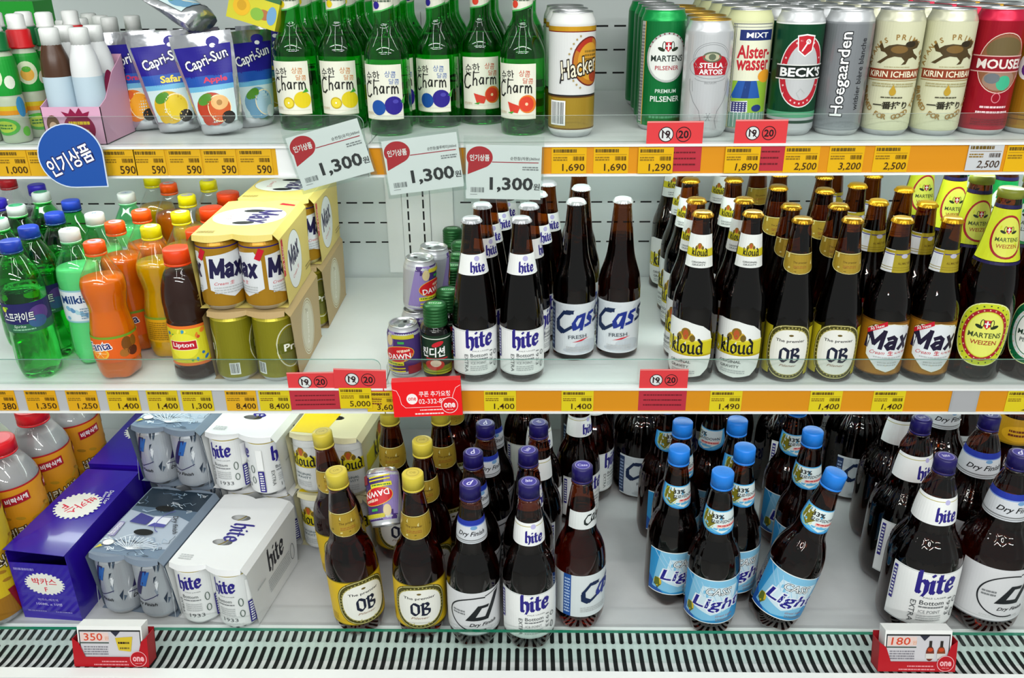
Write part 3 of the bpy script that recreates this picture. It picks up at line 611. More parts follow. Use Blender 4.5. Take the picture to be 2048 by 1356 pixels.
def lipton_lab():
    a = Art(); a.rect(-66, 28, 66, 96, P('d6d02c')).rect(-66, 28, 66, 33, P('e8742a')).rect(-66, 91, 66, 96, P('e8742a'))
    r = random.Random(5)
    for k in range(26):
        x, y = r.uniform(-50, 50), r.choice((r.uniform(36, 50), r.uniform(76, 88))); a.ell(x, y, r.uniform(2, 5), r.uniform(1.6, 3.6), P(['e8842a', '3f9ab8', 'd24a26', '6aa83a', 'f2e24a', '2f6fae'][k % 6]), 10, rot=r.uniform(0, 90))
    a.ell(0, 62, 25, 22, P('e6df3a'), 26).rect(-22, 55, 22, 71, P('f2e9c0'), rot=2).rect(-21, 56, 21, 70, P('c0182a'), rot=2).text('Lipton', 0, 63, 10, W_, w=34, bold=.04, rot=2); return a
K['lipton'] = mk_bottle('tea_bottle', 'bottle', TEA, G_CLEAR, L_TEA, 176, screwcap(188, 213, 20.5, PL('e8430f'), Art().ring(0, 0, 14, 14, .7, P('d03a10'), 24).text('Lipton', 0, 0, 5, P('d03a10'), w=17)), [('label', lipton_lab(), 33, -4)], None, 56)
def cola_lab(c):
    a = Art(); a.rect(-70, 84, 70, 130, P(c)); a.rect(-70, 84, 70, 87, P('c9c4d8')); return a
K['cola'] = mk_bottle('soda_bottle', 'bottle', SOD, G_CLEAR, L_COLA, 160, screwcap(205, 225, 15.4, PL('b81420')), [('label', cola_lab('8a1420'), 33, 0)], petal, 60)
K['grape'] = mk_bottle('soda_bottle', 'bottle', SOD, G_CLEAR, L_COLA, 160, screwcap(205, 225, 15.4, PL('3222b4'), Art().ell(0, 0, 11, 11, P('4a48c0'), 20)), [('label', cola_lab('4a2a70'), 33, 0)], petal, 60)
RICE = [(0, 5), (22, 5), (36, 0), (45, 4), (48, 16), (48, 50), (47, 54), (48, 60), (48, 110), (47, 114), (48, 120), (48, 196), (46, 206), (38, 222), (29, 238), (25, 243), (25, 246), (23, 250)]
def rice_lab(yel=False):
    a = Art(); a.rect(-150, 16, 150, 200, P('d8921a' if not yel else 'd6b81c')).rect(-150, 197, 150, 200, P('b01a20')).rect(-150, 16, 150, 56, P('9a6a18'))
    r = random.Random(4)
    for k in range(80): a.ell(r.uniform(-140, 140), r.uniform(62, 150), 8, 3, P(['b98a1e', 'c99a26', 'a8781a'][k % 3]), 10, rot=r.uniform(-30, 30))
    for u in (-64, 16, 92): a.rect(u-18, 170, u+22, 187, P('a81420'), rot=4).text('비락식혜', u+2, 178.5, 10, W_, w=34, bold=.05, rot=4).otext('비락식혜', u+8, 116, 24, P('eadfc0'), P('2a1c10'), w=60, bold=.05, ob=.11, rot=4)
    a.poly([(40, 18), (52, 18), (40, 66), (28, 66)], P('8a1420')); return a
def rice(yel): return mk_bottle('rice_drink_bottle', 'bottle', RICE, G_CLEAR, L_RICE, 232, screwcap(246, 271, 26, PL('d81420'), Art().ell(0, 0, 20, 20, PL('e8505a'), 24)), [('label', rice_lab(yel), 48, 0)], None, 56)
K['rice'] = rice(False); K['rice_y'] = rice(True)
K['milk_big'] = mk_bottle('rice_drink_bottle', 'bottle', RICE, G_CLEAR, principled('pale_rice_drink', 'd5d8c4', .3, sss=.2), 236, screwcap(246, 271, 26, PL('e6e8e4')), [('label', Art().rect(-144, 18, 144, 120, P('c9cf9a')), 46, 0)], None, 56)
# ---- small kids' drinks (plain leafy sleeve)
KID = [(0, 3), (15, 3), (17, 0), (19, 3), (19.5, 10), (19, 60), (17.5, 66), (19, 72), (19.5, 100), (18.5, 116), (14.5, 124), (15, 128)]
def kid_lab(g):
    a = Art(); a.rect(-60, 66, 60, 118, P('1c9a34' if g else '2aa046')).ell(-2, 92, 14, 16, P('d8e4c0'), 20).ell(-2, 90, 9, 9, P('e8b04a'), 16).ell(-2, 97, 6, 4, P('4fae3a'), 12).ell(20, 84, 7, 9, P('e4ecda'), 14).ell(-26, 86, 8, 7, P('c8d9a8'), 12)
    a.rect(-60, 40, 60, 52, P('d08a1c')).rect(-60, 46, 60, 52, P('c9b41e')).ell(0, 24, 20, 12, P('4cae3c'), 20).ell(0, 24, 15, 8, P('b6cf3a'), 18).bars(-10, 20, 10, 28, 2, P('2f7a2a'), 5).ell(28, 50, 7, 14, P('3a8ab8'), 14).ell(28, 16, 6, 7, P('5cc02a'), 12); return a
for nm, cc in (('kid_green', '0c6a34'), ('kid_red', 'c8141c')):
    p = chaikin(KID); R = interp(p)
    K[nm] = ('kids_drink_bottle', 'bottle', [('body', mesh_of('body', [lathe(p, principled('frosted_plastic', 'c4d2b8', .3, trans=.2, sss=.2), 40, None)]), None),
        ('sleeve', mesh_of('sleeve', [kid_lab(True).piece(wrap(R, 19.3, -6), 4, 6)]), None),
        ('collar', mesh_of('collar', [lathe([(15, 124), (17.5, 125), (17.5, 127), (15.6, 128), (15.6, 148), (13, 149.5)], PL(cc), 40)]), None),
        ('cap', mesh_of('cap', [lathe([(12.4, 149), (12.4, 152), (11.6, 153), (11.6, 168), (9, 170), (0, 170.3)], PL('e2e5e2'), 40, lambda a, z, r: .2*cos(20*a), (True, False))]), None)])
WCAP = [(0, 3), (17, 3), (19, 0), (21, 4), (21, 60), (20, 84), (14, 98), (12.5, 102)]
def small_white(body):
    p = chaikin([(r*.97, z*1.3) for r, z in WCAP])
    return ('kids_drink_bottle', 'bottle', [('body', mesh_of('body', [lathe(p, lambda z: body if z > 92 or z < 20 else P('b9cdd8'), 36)]), None), ('cap', mesh_of('cap', [lathe([(12.6, 131), (12.6, 151), (11, 153), (0, 153.3)], PL('e4e7e4'), 40, lambda a, z, r: .25*cos(24*a), (True, False))]), None)])
K['wcap'] = small_white(PL('dfe2e2')); K['wcap_g'] = small_white(PL('b6d01a')); K['wcap_b'] = small_white(principled('choco_milk', '4a3020', .3))
# ---- 컨디션-like green tonic bottles and small cans
TON = [(0, 2), (19, 2), (21, 0), (23, 3), (23, 12), (23, 74), (22, 82), (17, 88), (16, 91)]
def tonic_lab():
    a = Art(); a.rect(-72, 10, 72, 76, P('16301e')).rect(-72, 10, 72, 24, P('6a7a1e')).ell(2, 26, 16, 9, P('b83a2e'), 18).ell(4, 29, 9, 6, P('d8c8b0'), 14).rect(-72, 10, 72, 12, P('a8aa2c')).rect(-72, 15, 72, 16.4, P('a8aa2c')).ell(8, 62, 10, 4, P('c0202c'), 16, rot=20)
    a.text('컨디션', 0, 48, 17, W_, w=40, bold=.05, rot=3, shear=.1).rect(-72, 70, 72, 71.5, P('cfd8cc')).rect(-12, 36, 24, 38, RED); return a
def tonic():
    p = chaikin(TON); R = interp(p); cap = [(18.4, 88)]
    for k in range(6): cap += [(18.4, 90+k*5), (19, 91+k*5), (19, 93.6+k*5), (18.2, 94.4+k*5)]
    cap += [(18, 120), (16, 122.5), (0, 122.5)]
    return ('tonic_bottle', 'bottle', [('body', mesh_of('body', [lathe(p, shell('dark_green_glass', (.12, .2, .1)), 44, None, (True, False))]), None),
        ('drink', fill_mesh(p, 84, L_TEA), 0), ('cap', mesh_of('cap', [lathe(cap, principled('green_metal_cap', '1f5c2c', .32, metal=.4), 48, None, (False, False)), Art().ell(0, 0, 12, 9, P('3a8a48'), 20).text('컨디션', 0, 0, 6, P('e6f0e6'), w=20, bold=.03).piece(lambda u, v, o: (u, v, 122.5+o), base=.1)]), None),
        ('label', mesh_of('label', [tonic_lab().piece(wrap(R, 23, -6), 4, 8)]), None)])
K['tonic'] = tonic()
def lid(R, H, mt=None):
    mt = mt or SILVER
    p = [(R, H-1.4), (R, H), (R-1.2, H+.2), (R-2, H-.6), (R-3, H-4), (R-4.5, H-4.4), (R-5.2, H-3.2), (0, H-3.2)]
    a = Art(); a.ell(0, 5, 8, 11, principled('tab_metal', 'b9bcbe', .3, metal=.9), 20).ring(0, 0, R-8, R-8, .8, principled('tab_metal', 'b9bcbe', .3, metal=.9), 28).ell(0, -7, 6, 7, principled('tab_dark', '8f9294', .35, metal=.9), 18).ell(0, 9, 3, 4, BLACK, 14)
    return mesh_of('lid', [lathe(p, mt, 44, None, (False, False)), a.piece(lambda u, v, o: (u, v, H-3.1+o), base=.1, inc=.25)])
def mk_can(name, H, R, base, art=None, lidm=None, neckm=None, necktop=.955, rr=None, dish=True):
    rn = R*.86
    p = [(R*.55, 5), (R*.7, .5), (R*.78, 0), (R*.84, 1), (R, 9), (R, 14), (R, H*.5), (R, H-17), (R*.985, H-13), (rn, H-4), (rn, H-1.4)]
    q = chaikin(p, 2); RR = interp([t for t in q if t[0] > R*.8])
    mf = lambda z: SILVER if z < 8 else (neckm or base) if z > H-16 else base
    ps = [lathe(q, mf, 52, None, (True, False))]
    if art: ps.append(art.piece(wrap(RR, R, 0), 4, 8, base=.25))
    return (name, 'can', [('body', mesh_of('body', ps), None), ('lid', lid(rn, H, lidm), None)])
def dawn():
    a = Art(); a.rect(-78, 8, 78, 80, MET('b9bcc4')).poly([(-44, 8), (44, 8), (44, 80), (-30, 80)], P('45306e')).poly([(-44, 8), (-30, 80), (-6, 80), (-14, 8)], P('8a7ab0')).rect(44, 8, 78, 80, P('d4d8da')).bars(47, 28, 75, 76, 12, LG, 3).barcode(50, 11, 72, 24, P('6a7072'), 12)
    a.rect(-10, 70, 26, 76, P('b9b02c')).rect(0, 62, 10, 66, P('3aa04a')).ell(-14, 66, 6, 9, P('c9b98a'), 14)
    a.ell(0, 44, 25, 14, P('d8b040'), 24, rot=8).ell(0, 44, 24, 13, P('c01c24'), 24, rot=8).text('DAWN', 0, 40, 9, W_, w=38, rot=6, bold=.03).text('여명808', 8, 50, 5, P('f2e9d0'), w=20, rot=8, bold=.04)
    a.rect(-24, 24, 8, 30, P('d8cf2a'), rot=4).bars(-22, 25, 6, 29, 1, P('3f7a2a'), 3).rect(-22, 18, 10, 20, P('d6c81c'), rot=4).rect(-22, 13, 10, 15, P('d6c81c'), rot=4).rect(14, 10, 38, 24, P('8a2a34')); return a
K['dawn'] = mk_can('tonic_can', 88, 26.3, MET('c4c8cc'), dawn())
# ---- half litre cans
def can_mart():
    a = Art(); a.rect(-103, 9, 103, 152, MET('0f7a3c')).rect(-44, 9, -34, 152, MET('d4d8d4')).bars(-42.6, 14, -35.4, 148, 30, GR, 3).rect(-34, 9, -32.6, 152, P('c9a02c'))
    a.ring(2, 104, 30, 34, 3.2, MET('cdd2ce'), 36).ell(2, 104, 27, 31, P('e4e8e2'), 34); mart_crest(a, 2, 119, 1.2); a.text('MARTENS', 2, 103, 8.6, P('23302a'), w=47, bold=.03).text('PILSENER', 2, 90, 6, P('b03040'), w=34, bold=.02)
    for k in range(-5, 6): a.rect(2+28.6*sin(k*.22)-1, 104+32.6*cos(k*.22)-1, 2+28.6*sin(k*.22)+1, 104+32.6*cos(k*.22)+1, P('7a3038'), rot=-k*12)
    a.text('PREMIUM', 2, 58, 5.4, P('cfe4d6'), w=30, bold=.02).text('PILSENER', 2, 47, 8, P('dceadf'), w=43, bold=.03).bars(-20, 18, 26, 24, 1, P('4c9a6a'), 5); return a
K['can_mart'] = mk_can('beer_can', 168, 32.6, MET('0f8a40'), can_mart(), neckm=MET('10994a'))
def can_stella():
    a = Art(); g = P('8d9092'); S = MET('cfd2d4'); R_ = P('b01828'); a.rect(-103, 9, 103, 138, MET('d2d5d7'))
    for q in (0, 2.4): a.ring(0, 108, 27-q, 21-q, .7, g, 32)
    a.ring(0, 97, 32, 16, .7, g, 30).poly([(-26, 100), (-22, 106), (22, 106), (26, 100), (22, 86), (-22, 86)], R_).ell(0, 105, 22, 8, R_, 24).ell(0, 110, 13, 7, P('5e6a54'), 20).ell(0, 110, 10, 5, P('b9b89a'), 18).ell(0, 110, 5, 4.4, P('5e6a54'), 12)
    a.text('STELLA', 0, 99, 7, W_, w=33, bold=.05).text('ARTOIS', 0, 90.5, 7, W_, w=33, bold=.05).ring(0, 82, 22, 5, .7, g, 24, 180, 360).text('BELGIUM', 0, 76, 3, g, w=16)
    for k in (-1, 1): a.line([(k*30, 80), (k*29, 66), (k*22, 50), (k*13, 38), (k*10, 26), (k*13, 14)], .9, g).line([(k*26, 78), (k*24, 64)], .6, g)
    for k in range(6): a.line([(0, 30), (5*cos(k*pi/3), 30+6*sin(k*pi/3))], .8, g)
    a.bars(40, 20, 50, 120, 22, LG, 3); return a
K['can_stella'] = mk_can('beer_can', 157, 32.6, MET('d2d5d7'), can_stella(), lidm=principled('gold_lid', 'c9a046', .3, metal=.7))
def can_alster():
    a = Art(); a.rect(-103, 9, 103, 152, P('d6d8ae')).rect(-24, 26, 34, 150, P('e4e6cc'))
    for q in (-28, -25.4, -23): a.rect(q-.4, 26, q+.4, 150, P('5c6070'))
    a.rect(-28, 149, 34, 150, P('5c6070')).rect(-28, 145, 34, 145.7, P('5c6070')).rect(-17, 128, 34, 142, P('20306e')).text('MIXT', 8, 135, 7, W_, w=32, bold=.04)
    a.text('Alster-', 6, 113, 18, P('c02430'), w=50, bold=.05).text('wasser', 6, 95, 14, P('c02430'), w=50, bold=.05)
    a.rect(-22, 30, 34, 74, P('8fba3a')).ell(26, 80, 13, 9, P('e8a02c'), 18).poly([(-24, 50), (-14, 74), (12, 74), (20, 50)], P('2458a8')).poly([(-8, 50), (-4, 74), (4, 74), (2, 50)], P('1a3c7e')).rect(-22, 30, 2, 46, P('dfe2ea'), rot=4)
    for k in range(5): a.rect(-20+k*4.4, 31, -18+k*4.4, 45, P('2a2a6a')); a.rect(-21, 32+k*2.9, 1, 33.4+k*2.9, P('2a2a6a'))
    a.ell(16, 36, 8, 5, P('243a7a'), 14).rect(-24, 9, 34, 30, P('6f9a8a'))
    for k in range(10): a.rect(-22+k*5.6, 10, -21+k*5.6, 30, P('d0dcd4'))
    a.bars(-58, 96, -32, 140, 8, P('7a7c60'), 6).barcode(-56, 34, -32, 62, P('3a3c30'), 12); return a
K['can_alster'] = mk_can('beer_can', 168, 32.6, P('d4d6a8'), can_alster(), neckm=P('d0d3a2'))
def can_beck():
    a = Art(); a.rect(-103, 34, 103, 151, MET('0b4a2c')).rect(-103, 150, 103, 152, W_).rect(-103, 26, 103, 34, P('4f9a72')).rect(-103, 18, 103, 22, P('0b3a24'))
    a.ell(2, 88, 33, 48, P('dfe0dc'), 40).ring(2, 88, 31.5, 46.5, 8.5, P('b8202e'), 40).ell(2, 88, 23, 38, MET('d8dadb'), 36)
    for k in range(28):
        if k % 14 not in (3, 4, 10, 11): t = radians(k*360/28); a.rect(2+27.3*sin(t)-1.1, 88+42.2*cos(t)-1.2, 2+27.3*sin(t)+1.1, 88+42.2*cos(t)+1.2, P('e6c0c0'), rot=-k*360/28)
    a.poly([(-10, 136), (2, 138), (14, 136), (12, 116), (2, 108), (-8, 116)], W_).poly([(-8.4, 134.4), (2, 136), (12.4, 134.4), (10.6, 117), (2, 110), (-6.6, 117)], P('c0202e')).line([(-2, 116), (6, 130)], 2, W_).ring(5, 128, 3.4, 3.4, 1.4, W_, 14)
    a.rect(-36, 78, 40, 98, P('dfe0dc')).rect(-36, 79.5, 40, 96.5, P('14201a')).text("BECK'S", 2, 88, 12.5, W_, w=62, bold=.06); a.line([(8, 60), (2, 66), (-3, 60), (2, 52)], 1, LG); return a
K['can_beck'] = mk_can('beer_can', 168, 32.6, MET('c9ccce'), can_beck(), neckm=MET('d6d9da'))
def can_hoeg():
    a = Art(); a.rect(-103, 9, 103, 150, MET('8c9094')).rect(24, 9, 60, 150, MET('9a8a90')).rect(-103, 9, 103, 30, MET('8f9498'))
    for k in range(16): a.ell(30+(k*17 % 28), 24+(k*31 % 110), 7, 9, MET(['8a7a82', 'a89aa0', '6f7478'][k % 3]), 12)
    a.otext('Hoegaarden', -12, 84, 21, W_, P('26282c'), w=112, bold=.04, rot=90, ob=.1).text('witbier bière blanche', 11, 84, 8, P('2a2c30'), w=96, rot=90, bold=.02); return a
K['can_hoeg'] = mk_can('beer_can', 168, 32.6, MET('9a9ea2'), can_hoeg(), neckm=MET('cdd0d2'))
def can_kirin():
    a = Art(); C_ = P('cfcfae'); g = P('96763a'); a.rect(-103, 9, 103, 152, C_)
    a.arc("JAPAN'S PRIME BREW", 0, 92, 41, 90, 7.2, g, 11, True, .05)
    a.poly([(-28, 121), (-24, 114), (-18, 113), (-14, 109), (-22, 103), (-28, 99), (-22, 98), (-13, 105), (-5, 108), (4, 107), (9, 102), (5, 97), (11, 98), (14, 105), (20, 107), (27, 103), (29, 107), (21, 112), (18, 117), (25, 119), (28, 124), (23, 129), (14, 128), (6, 123), (-4, 124), (-14, 122), (-20, 118), (-24, 125)], P('4a3a1e')).ell(0, 117, 11, 5, P('7a5c2c'), 20).ell(14, 124, 7, 4, P('2e2616'), 14).bars(-16, 93, 18, 95, 1, P('a89f74'), 3)
    a.rect(-40, 78, 40, 91, P('8a3a20')).text('KIRIN ICHIBAN', 0, 84.5, 8.2, P('efe9cc'), w=72, bold=.03).rect(-40, 75.5, 40, 76.4, g).bars(-30, 67, 30, 73, 2, P('a59d70'), 4)
    a.ell(0, 61, 4.4, 5, P('b8942a'), 16).poly([(-3.4, 64), (3.4, 64), (0, 71)], P('b8942a')).bars(-14, 52, 14, 55, 1, P('4a4632'), 2).text('一番搾り', 0, 43, 10.5, P('2a2618'), w=46, bold=.05)
    a.arc('BREWED FOR GOOD TIMES', 0, 68, 41, 270, 7.2, g, 8.4, False, .05); return a
K['can_kirin'] = mk_can('beer_can', 168, 32.6, P('cbcbaa'), can_kirin(), neckm=MET('d0d0b6'))
def can_mous():
    a = Art(); R_ = MET('a80f26'); a.rect(-103, 9, 103, 152, R_).ring(0, 98, 32, 40, 1.2, P('d8c0b0'), 36).ell(0, 98, 30, 38, P('8a5a3c'), 34).ell(0, 116, 24, 16, P('6a5a38'), 26).ell(0, 76, 22, 14, P('9a7a68'), 24).ell(6, 72, 10, 10, P('3fae86'), 16).ell(-10, 78, 10, 7, P('6a6f74'), 14)
    a.rect(-42, 86, 42, 108, P('d8b0a8')).rect(-42, 87.4, 42, 106.6, P('8a0c1e')).text('MOUSEL', 0, 97, 13, P('e6ddd6'), w=66, bold=.05).ring(0, 52, 6, 7, 1.2, P('d07a84'), 16)
    a.bars(-18, 37, 18, 42, 1, P('e8c8cc'), 2).bars(-22, 30, 22, 35, 1, P('e8c8cc'), 4).bars(-26, 14, 26, 24, 3, P('7a0a1a'), 5); return a
K['can_mous'] = mk_can('beer_can', 168, 32.6, MET('b5122c'), can_mous(), neckm=MET('d01f44'))
def can_gold():
    a = Art(); a.rect(-103, 9, 103, 152, MET('a87c1c')).ell(-14, 92, 14, 18, P('dfe0da'), 20).ell(-14, 88, 8, 9, P('5a2a7a'), 14).rect(-103, 26, 103, 28, P('6a4a10')).rect(-103, 20, 103, 21.5, P('6a4a10')); return a
K['can_gold'] = mk_can('beer_can', 168, 32.6, MET('b0861e'), can_gold())
def can_hack():
    a = Art(); a.rect(-103, 60, 103, 150, P('d6d8d6')).rect(-103, 144, 103, 150, MET('d8a020')).rect(-103, 142.6, 103, 144, P('7a1c1c')).rect(-103, 12, 103, 56, MET('b08f2c')).rect(-103, 56, 103, 58, P('5a3a10')).rect(-103, 58, 103, 60, INK).rect(-103, 12, 103, 14, P('6a4a10'))
    a.ring(30, 104, 28, 33, 2, P('6a2018'), 36).ell(30, 104, 26, 31, P('b9731e'), 34).ell(30, 104, 20, 25, P('d0982c'), 30).ring(30, 104, 26, 31, 6, P('b0301c'), 30, 80, 150).ell(38, 84, 10, 8, P('a03a1c'), 16).bars(20, 90, 44, 120, 6, P('8a6a20'), 3)
    for k in range(12): t = radians(120+k*11); a.rect(30+33*cos(t)-1.2, 104+39*sin(t)-1.2, 30+33*cos(t)+1.2, 104+39*sin(t)+1.2, P('a8925a'), rot=k*12)
    a.otext('Hacker', 14, 98, 24, P('e8e2c8'), P('241a14'), w=58, bold=.02, shear=.25, rot=12, ob=.1); a.line([(-12, 88), (-14, 76)], 2, INK)
    a.rect(-30, 18, -6, 52, W_).barcode(-28.5, 20, -8, 50, P('5a5e60'), 13); return a
K['can_hack'] = mk_can('beer_can', 168, 32.6, P('d3d5d3'), can_hack(), neckm=P('dcdedb'))
# ---- six packs
def pack_can(base, art): return mk_can('c', 118, 32.6, base, art)
def c_max():
    a = Art(); a.rect(-103, 9, 103, 112, MET('b5851e')).rect(-103, 100, 103, 102, P('2a2070'))
    for u in (-34, 34):
        a.poly([(u-30, 88), (u+22, 94), (u+32, 80), (u+32, 36), (u+4, 22), (u-30, 34)], P('d9dcde')); maxword(a, u-2, 54, 20, P('1f1a44'), sx=.82); a.text('Cream 生', u-8, 45, 6, RED, w=30, shear=.3).bars(u-24, 28, u+22, 40, 3, LG, 3).add([(u+22, 84), (u+30, 80), (u+38, 96), (u+30, 100)], [(0, 1, 2, 3)], RED)
    return a
def c_ob():
    a = Art(); a.rect(-103, 9, 103, 112, MET('8f8a1c')).rect(-103, 104, 103, 108, MET('c9bd3a'))
    for u in (-52, 52): a.ring(u, 58, 24, 36, 2, P('cfcfae'), 28).ell(u, 58, 20, 31, P('6a6a30'), 26).rect(u-24, 48, u+24, 66, P('5a5e14')).text('Pril', u+2, 57, 12, P('eeeee0'), w=28, bold=.05)
    a.rect(-8, 14, 8, 34, W_).barcode(-7, 16, 7, 33, INK, 10); return a
def c_hite():
    a = Art(); a.rect(-103, 9, 103, 112, P('dfe2e1')); a.rect(-103, 106, 103, 107.4, P('b9a84a'))
    for u in (-26, 52): hite_small(a, u)
    a.rect(8, 56, 18, 96, W_).rect(8, 12, 18, 54, NAVY).bars(10, 14, 16, 52, 8, W_, 2); return a
def hite_small(a, u):
    a.nib('hite', u, 73, 15.5, NAVY, nw=.36, dy=.08).text('PALE LAGER', u+4, 68, 2, GR, w=24).text('Bottom', u-2, 59, 6, P('4c5052'), w=25).bars(u-14, 50, u+14, 54, 1, GR, 3).text('EXTRA', u-20, 38, 5.5, P('4c5052'), w=30, rot=-90).text('1933', u+4, 22, 7, P('5a5e60'), w=24).bars(u-12, 30, u+14, 46, 4, LG, 5).ring(u+24, 56, 4, 8, 1.4, P('5a6a62')).ring(u+24, 34, 4, 7, 1.4, P('5a6a62'))
def c_dry():
    a = Art(); a.rect(-103, 9, 103, 112, MET('b4bac0')); r = random.Random(9)
    for k in range(40): u, v = r.uniform(-100, 100), r.uniform(14, 100); a.poly([(u, v), (u+r.uniform(3, 8), v+r.uniform(8, 22)), (u+r.uniform(-3, 3), v+r.uniform(10, 20))], P(['7f8a96', '4f5f70', 'd8dde0', '2a3646'][k % 4]))
    for u in (-30, 40): a.poly([(u-18, 50), (u-6, 50), (u+14, 100), (u+4, 100)], P('2a2454')).poly([(u-2, 70), (u+8, 70), (u+18, 98), (u+8, 98)], P('2a5fa8')).line([(u-24, 44), (u, 40), (u+24, 52)], 1.4, P('2a2454')).text('Dry Finish', u, 32, 8, INK, w=40, bold=.03, shear=.3)
    return a
def c_kloud():
    a = Art(); a.rect(-103, 9, 103, 112, P('cfd2d0'))
    for u in (-22, 80): kl_sign(a, u, 66, 1.3, 62); a.text('ORIGINAL', u-2, 42, 4.6, P('3f5a60'), w=32).text('GRAVITY', u-2, 35, 4.6, P('3f5a60'), w=30).bars(u-14, 16, u+12, 28, 3, LG, 4)
    a.line([(-103, 96), (103, 96)], .8, LG); return a
def mk_pack(name, canp, sleeve, topart, sideart, turns, holes=True):
    """2 x 3 cans in a carton sleeve that is open at both ends; x across, front at -y"""
    W, D, Hh, c = 68, 99, 121, 10
    ps = []
    # tube of carton: bottom, sides, slanted shoulders
    sec = [(-W, 1), (-W, Hh-c), (-W+c*.8, Hh)], [(W-c*.8, Hh), (W, Hh-c), (W, 1)]
    for s in sec:
        v = []; f = []
        for x, z in s: q = 5+16*(1-z/Hh); v += [(x, -D+q, z), (x, D-q, z)]
        for i in range(len(s)-1): q = (2*i, 2*i+2, 2*i+3, 2*i+1); f.append(q[::-1] if s[0][0] > 0 or True else q)
        ps.append((v, f, sleeve, False))
    ps.append(([(-W, -D+14, 1), (W, -D+14, 1), (W, D-14, 1), (-W, D-14, 1)], [(0, 1, 2, 3)], sleeve, False))
    a = Art(); hl = []
    ed = []
    for k in range(25):
        x = -W+8+(2*W-16)*k/24; ed.append((x, -D+10-9*abs(sin(pi*(x)/66))**.8))
    top = [p for p in ed]+[(-p[0], -p[1]) for p in ed]
    if holes:
        for hy in (-33, 33): hl.append([(17*cos(2*pi*k/20), hy+8*sin(2*pi*k/20)) for k in range(20)])
    a.poly(top, sleeve, hl)
    t = a.piece(flat((0, 0, Hh), (1, 0, 0), (0, 1, 0)), base=0); ps.append(t)
    # scalloped lip folded down over the can shoulders
    for sg in (1, -1):
        v, f = [], []
        for x, y in ed: v += [(sg*x, sg*y, Hh), (sg*x, sg*(y-2.5), Hh-7-3*abs(sin(pi*x/66)))]
        for i in range(24): f.append((2*i, 2*i+1, 2*i+3, 2*i+2))
        ps.append((v, f, sleeve, False))
    if topart: ps.append(topart.piece(flat((0, 0, Hh), (1, 0, 0), (0, 1, 0)), base=.2, inc=.008))
    if sideart:
        ps += [sideart.piece(flat((W, 0, 0), (0, 1, 0), (0, 0, 1)), base=.2, inc=.012), sideart.piece(flat((-W, 0, 0), (0, -1, 0), (0, 0, 1)), base=.2, inc=.012)]
    parts = [('sleeve', mesh_of('sleeve', ps), None)]
    return (name, 'pack', parts, canp, turns)
def inst_pack(pk, loc, label, group, rz=0):
    name, cat, parts, canp, turns = pk
    RECT.append((loc[0], loc[1], loc[2], .0685, .0995, radians(rz)))
    r = inst((name, cat, parts), loc, label, group, rz); k = 0
    for y in (-66, 0, 66):
        for x in (-33, 33):
            c = bpy.data.objects.new('can', None); COL.objects.link(c); c.parent = r; c.location = (x*MM, y*MM, .0012); c.rotation_euler = (0, 0, radians(turns[k % len(turns)])); k += 1
            c.empty_display_size = .01
            for pn, me, par in canp[2]: link(pn, me, c)
    return r
YEL = P('e6d173')
def top_max():
    a = Art(); a.ell(0, 4, 58, 52, W_, 36).ring(0, 4, 58, 52, 1.2, P('c9a860'), 36)
    maxword(a, 2, 2, 29, P('2a1f5c'), rot=-90, sx=.8, nw=.26).text('Cream 生', -28, 4, 9, RED, w=40, rot=-90).poly([(30, 70), (58, 60), (58, 68), (34, 80)], RED); a.bars(-56, -84, -30, -72, 3, P('b09a50'), 4)
    for hy in (-33, 33): a.ell(0, hy, 17, 8, BLACK, 20)  # black ellipses painted over the finger holes for their shaded inside
    return a
def side_max():
    a = Art(); a.poly([(-78, 2), (78, 2), (92, 110), (-92, 110)], P('dcc46a')).ell(-14, 56, 44, 46, W_, 34).ring(-14, 56, 45, 47, 1.2, P('8a7a50'), 34); maxword(a, -14, 52, 23, P('241a44'), rot=12, sx=.85, nw=.27); a.text('Cream 生', -14, 36, 7, RED, w=40, rot=12).rect(-84, 50, -74, 108, RED).text('All New', -79, 78, 7, W_, w=40, rot=90).bars(46, 14, 86, 24, 2, P('9a8440'), 3); return a
def side_ob():
    a = Art(); a.poly([(-78, 2), (78, 2), (92, 110), (-92, 110)], P('b59a6a')).ell(0, 56, 40, 48, P('d9d4bc'), 34).ring(0, 56, 38, 46, 2, P('a89468'), 34).ring(0, 56, 33, 41, .9, P('a89468'), 34).text('Premier', 0, 56, 12, P('efeadc'), w=56, bold=.04, rot=80).text('The', 0, 84, 9, P('8a7850'), w=14); return a
def top_hite():
    a = Art(); a.nib('hite', -2, -6, 20, NAVY, rot=-90).bars(-50, -84, -28, -70, 3, LG, 5)
    return a
def side_hite():
    a = Art(); a.poly([(-78, 2), (78, 2), (92, 110), (-92, 110)], P('e2e4e3')).nib('hite', 6, 62, 24, P('23232c')).bars(-30, 24, 50, 50, 6, LG, 4).ring(60, 40, 8, 16, 1.6, GR).bars(-70, 60, -40, 66, 1, LG, 2); return a
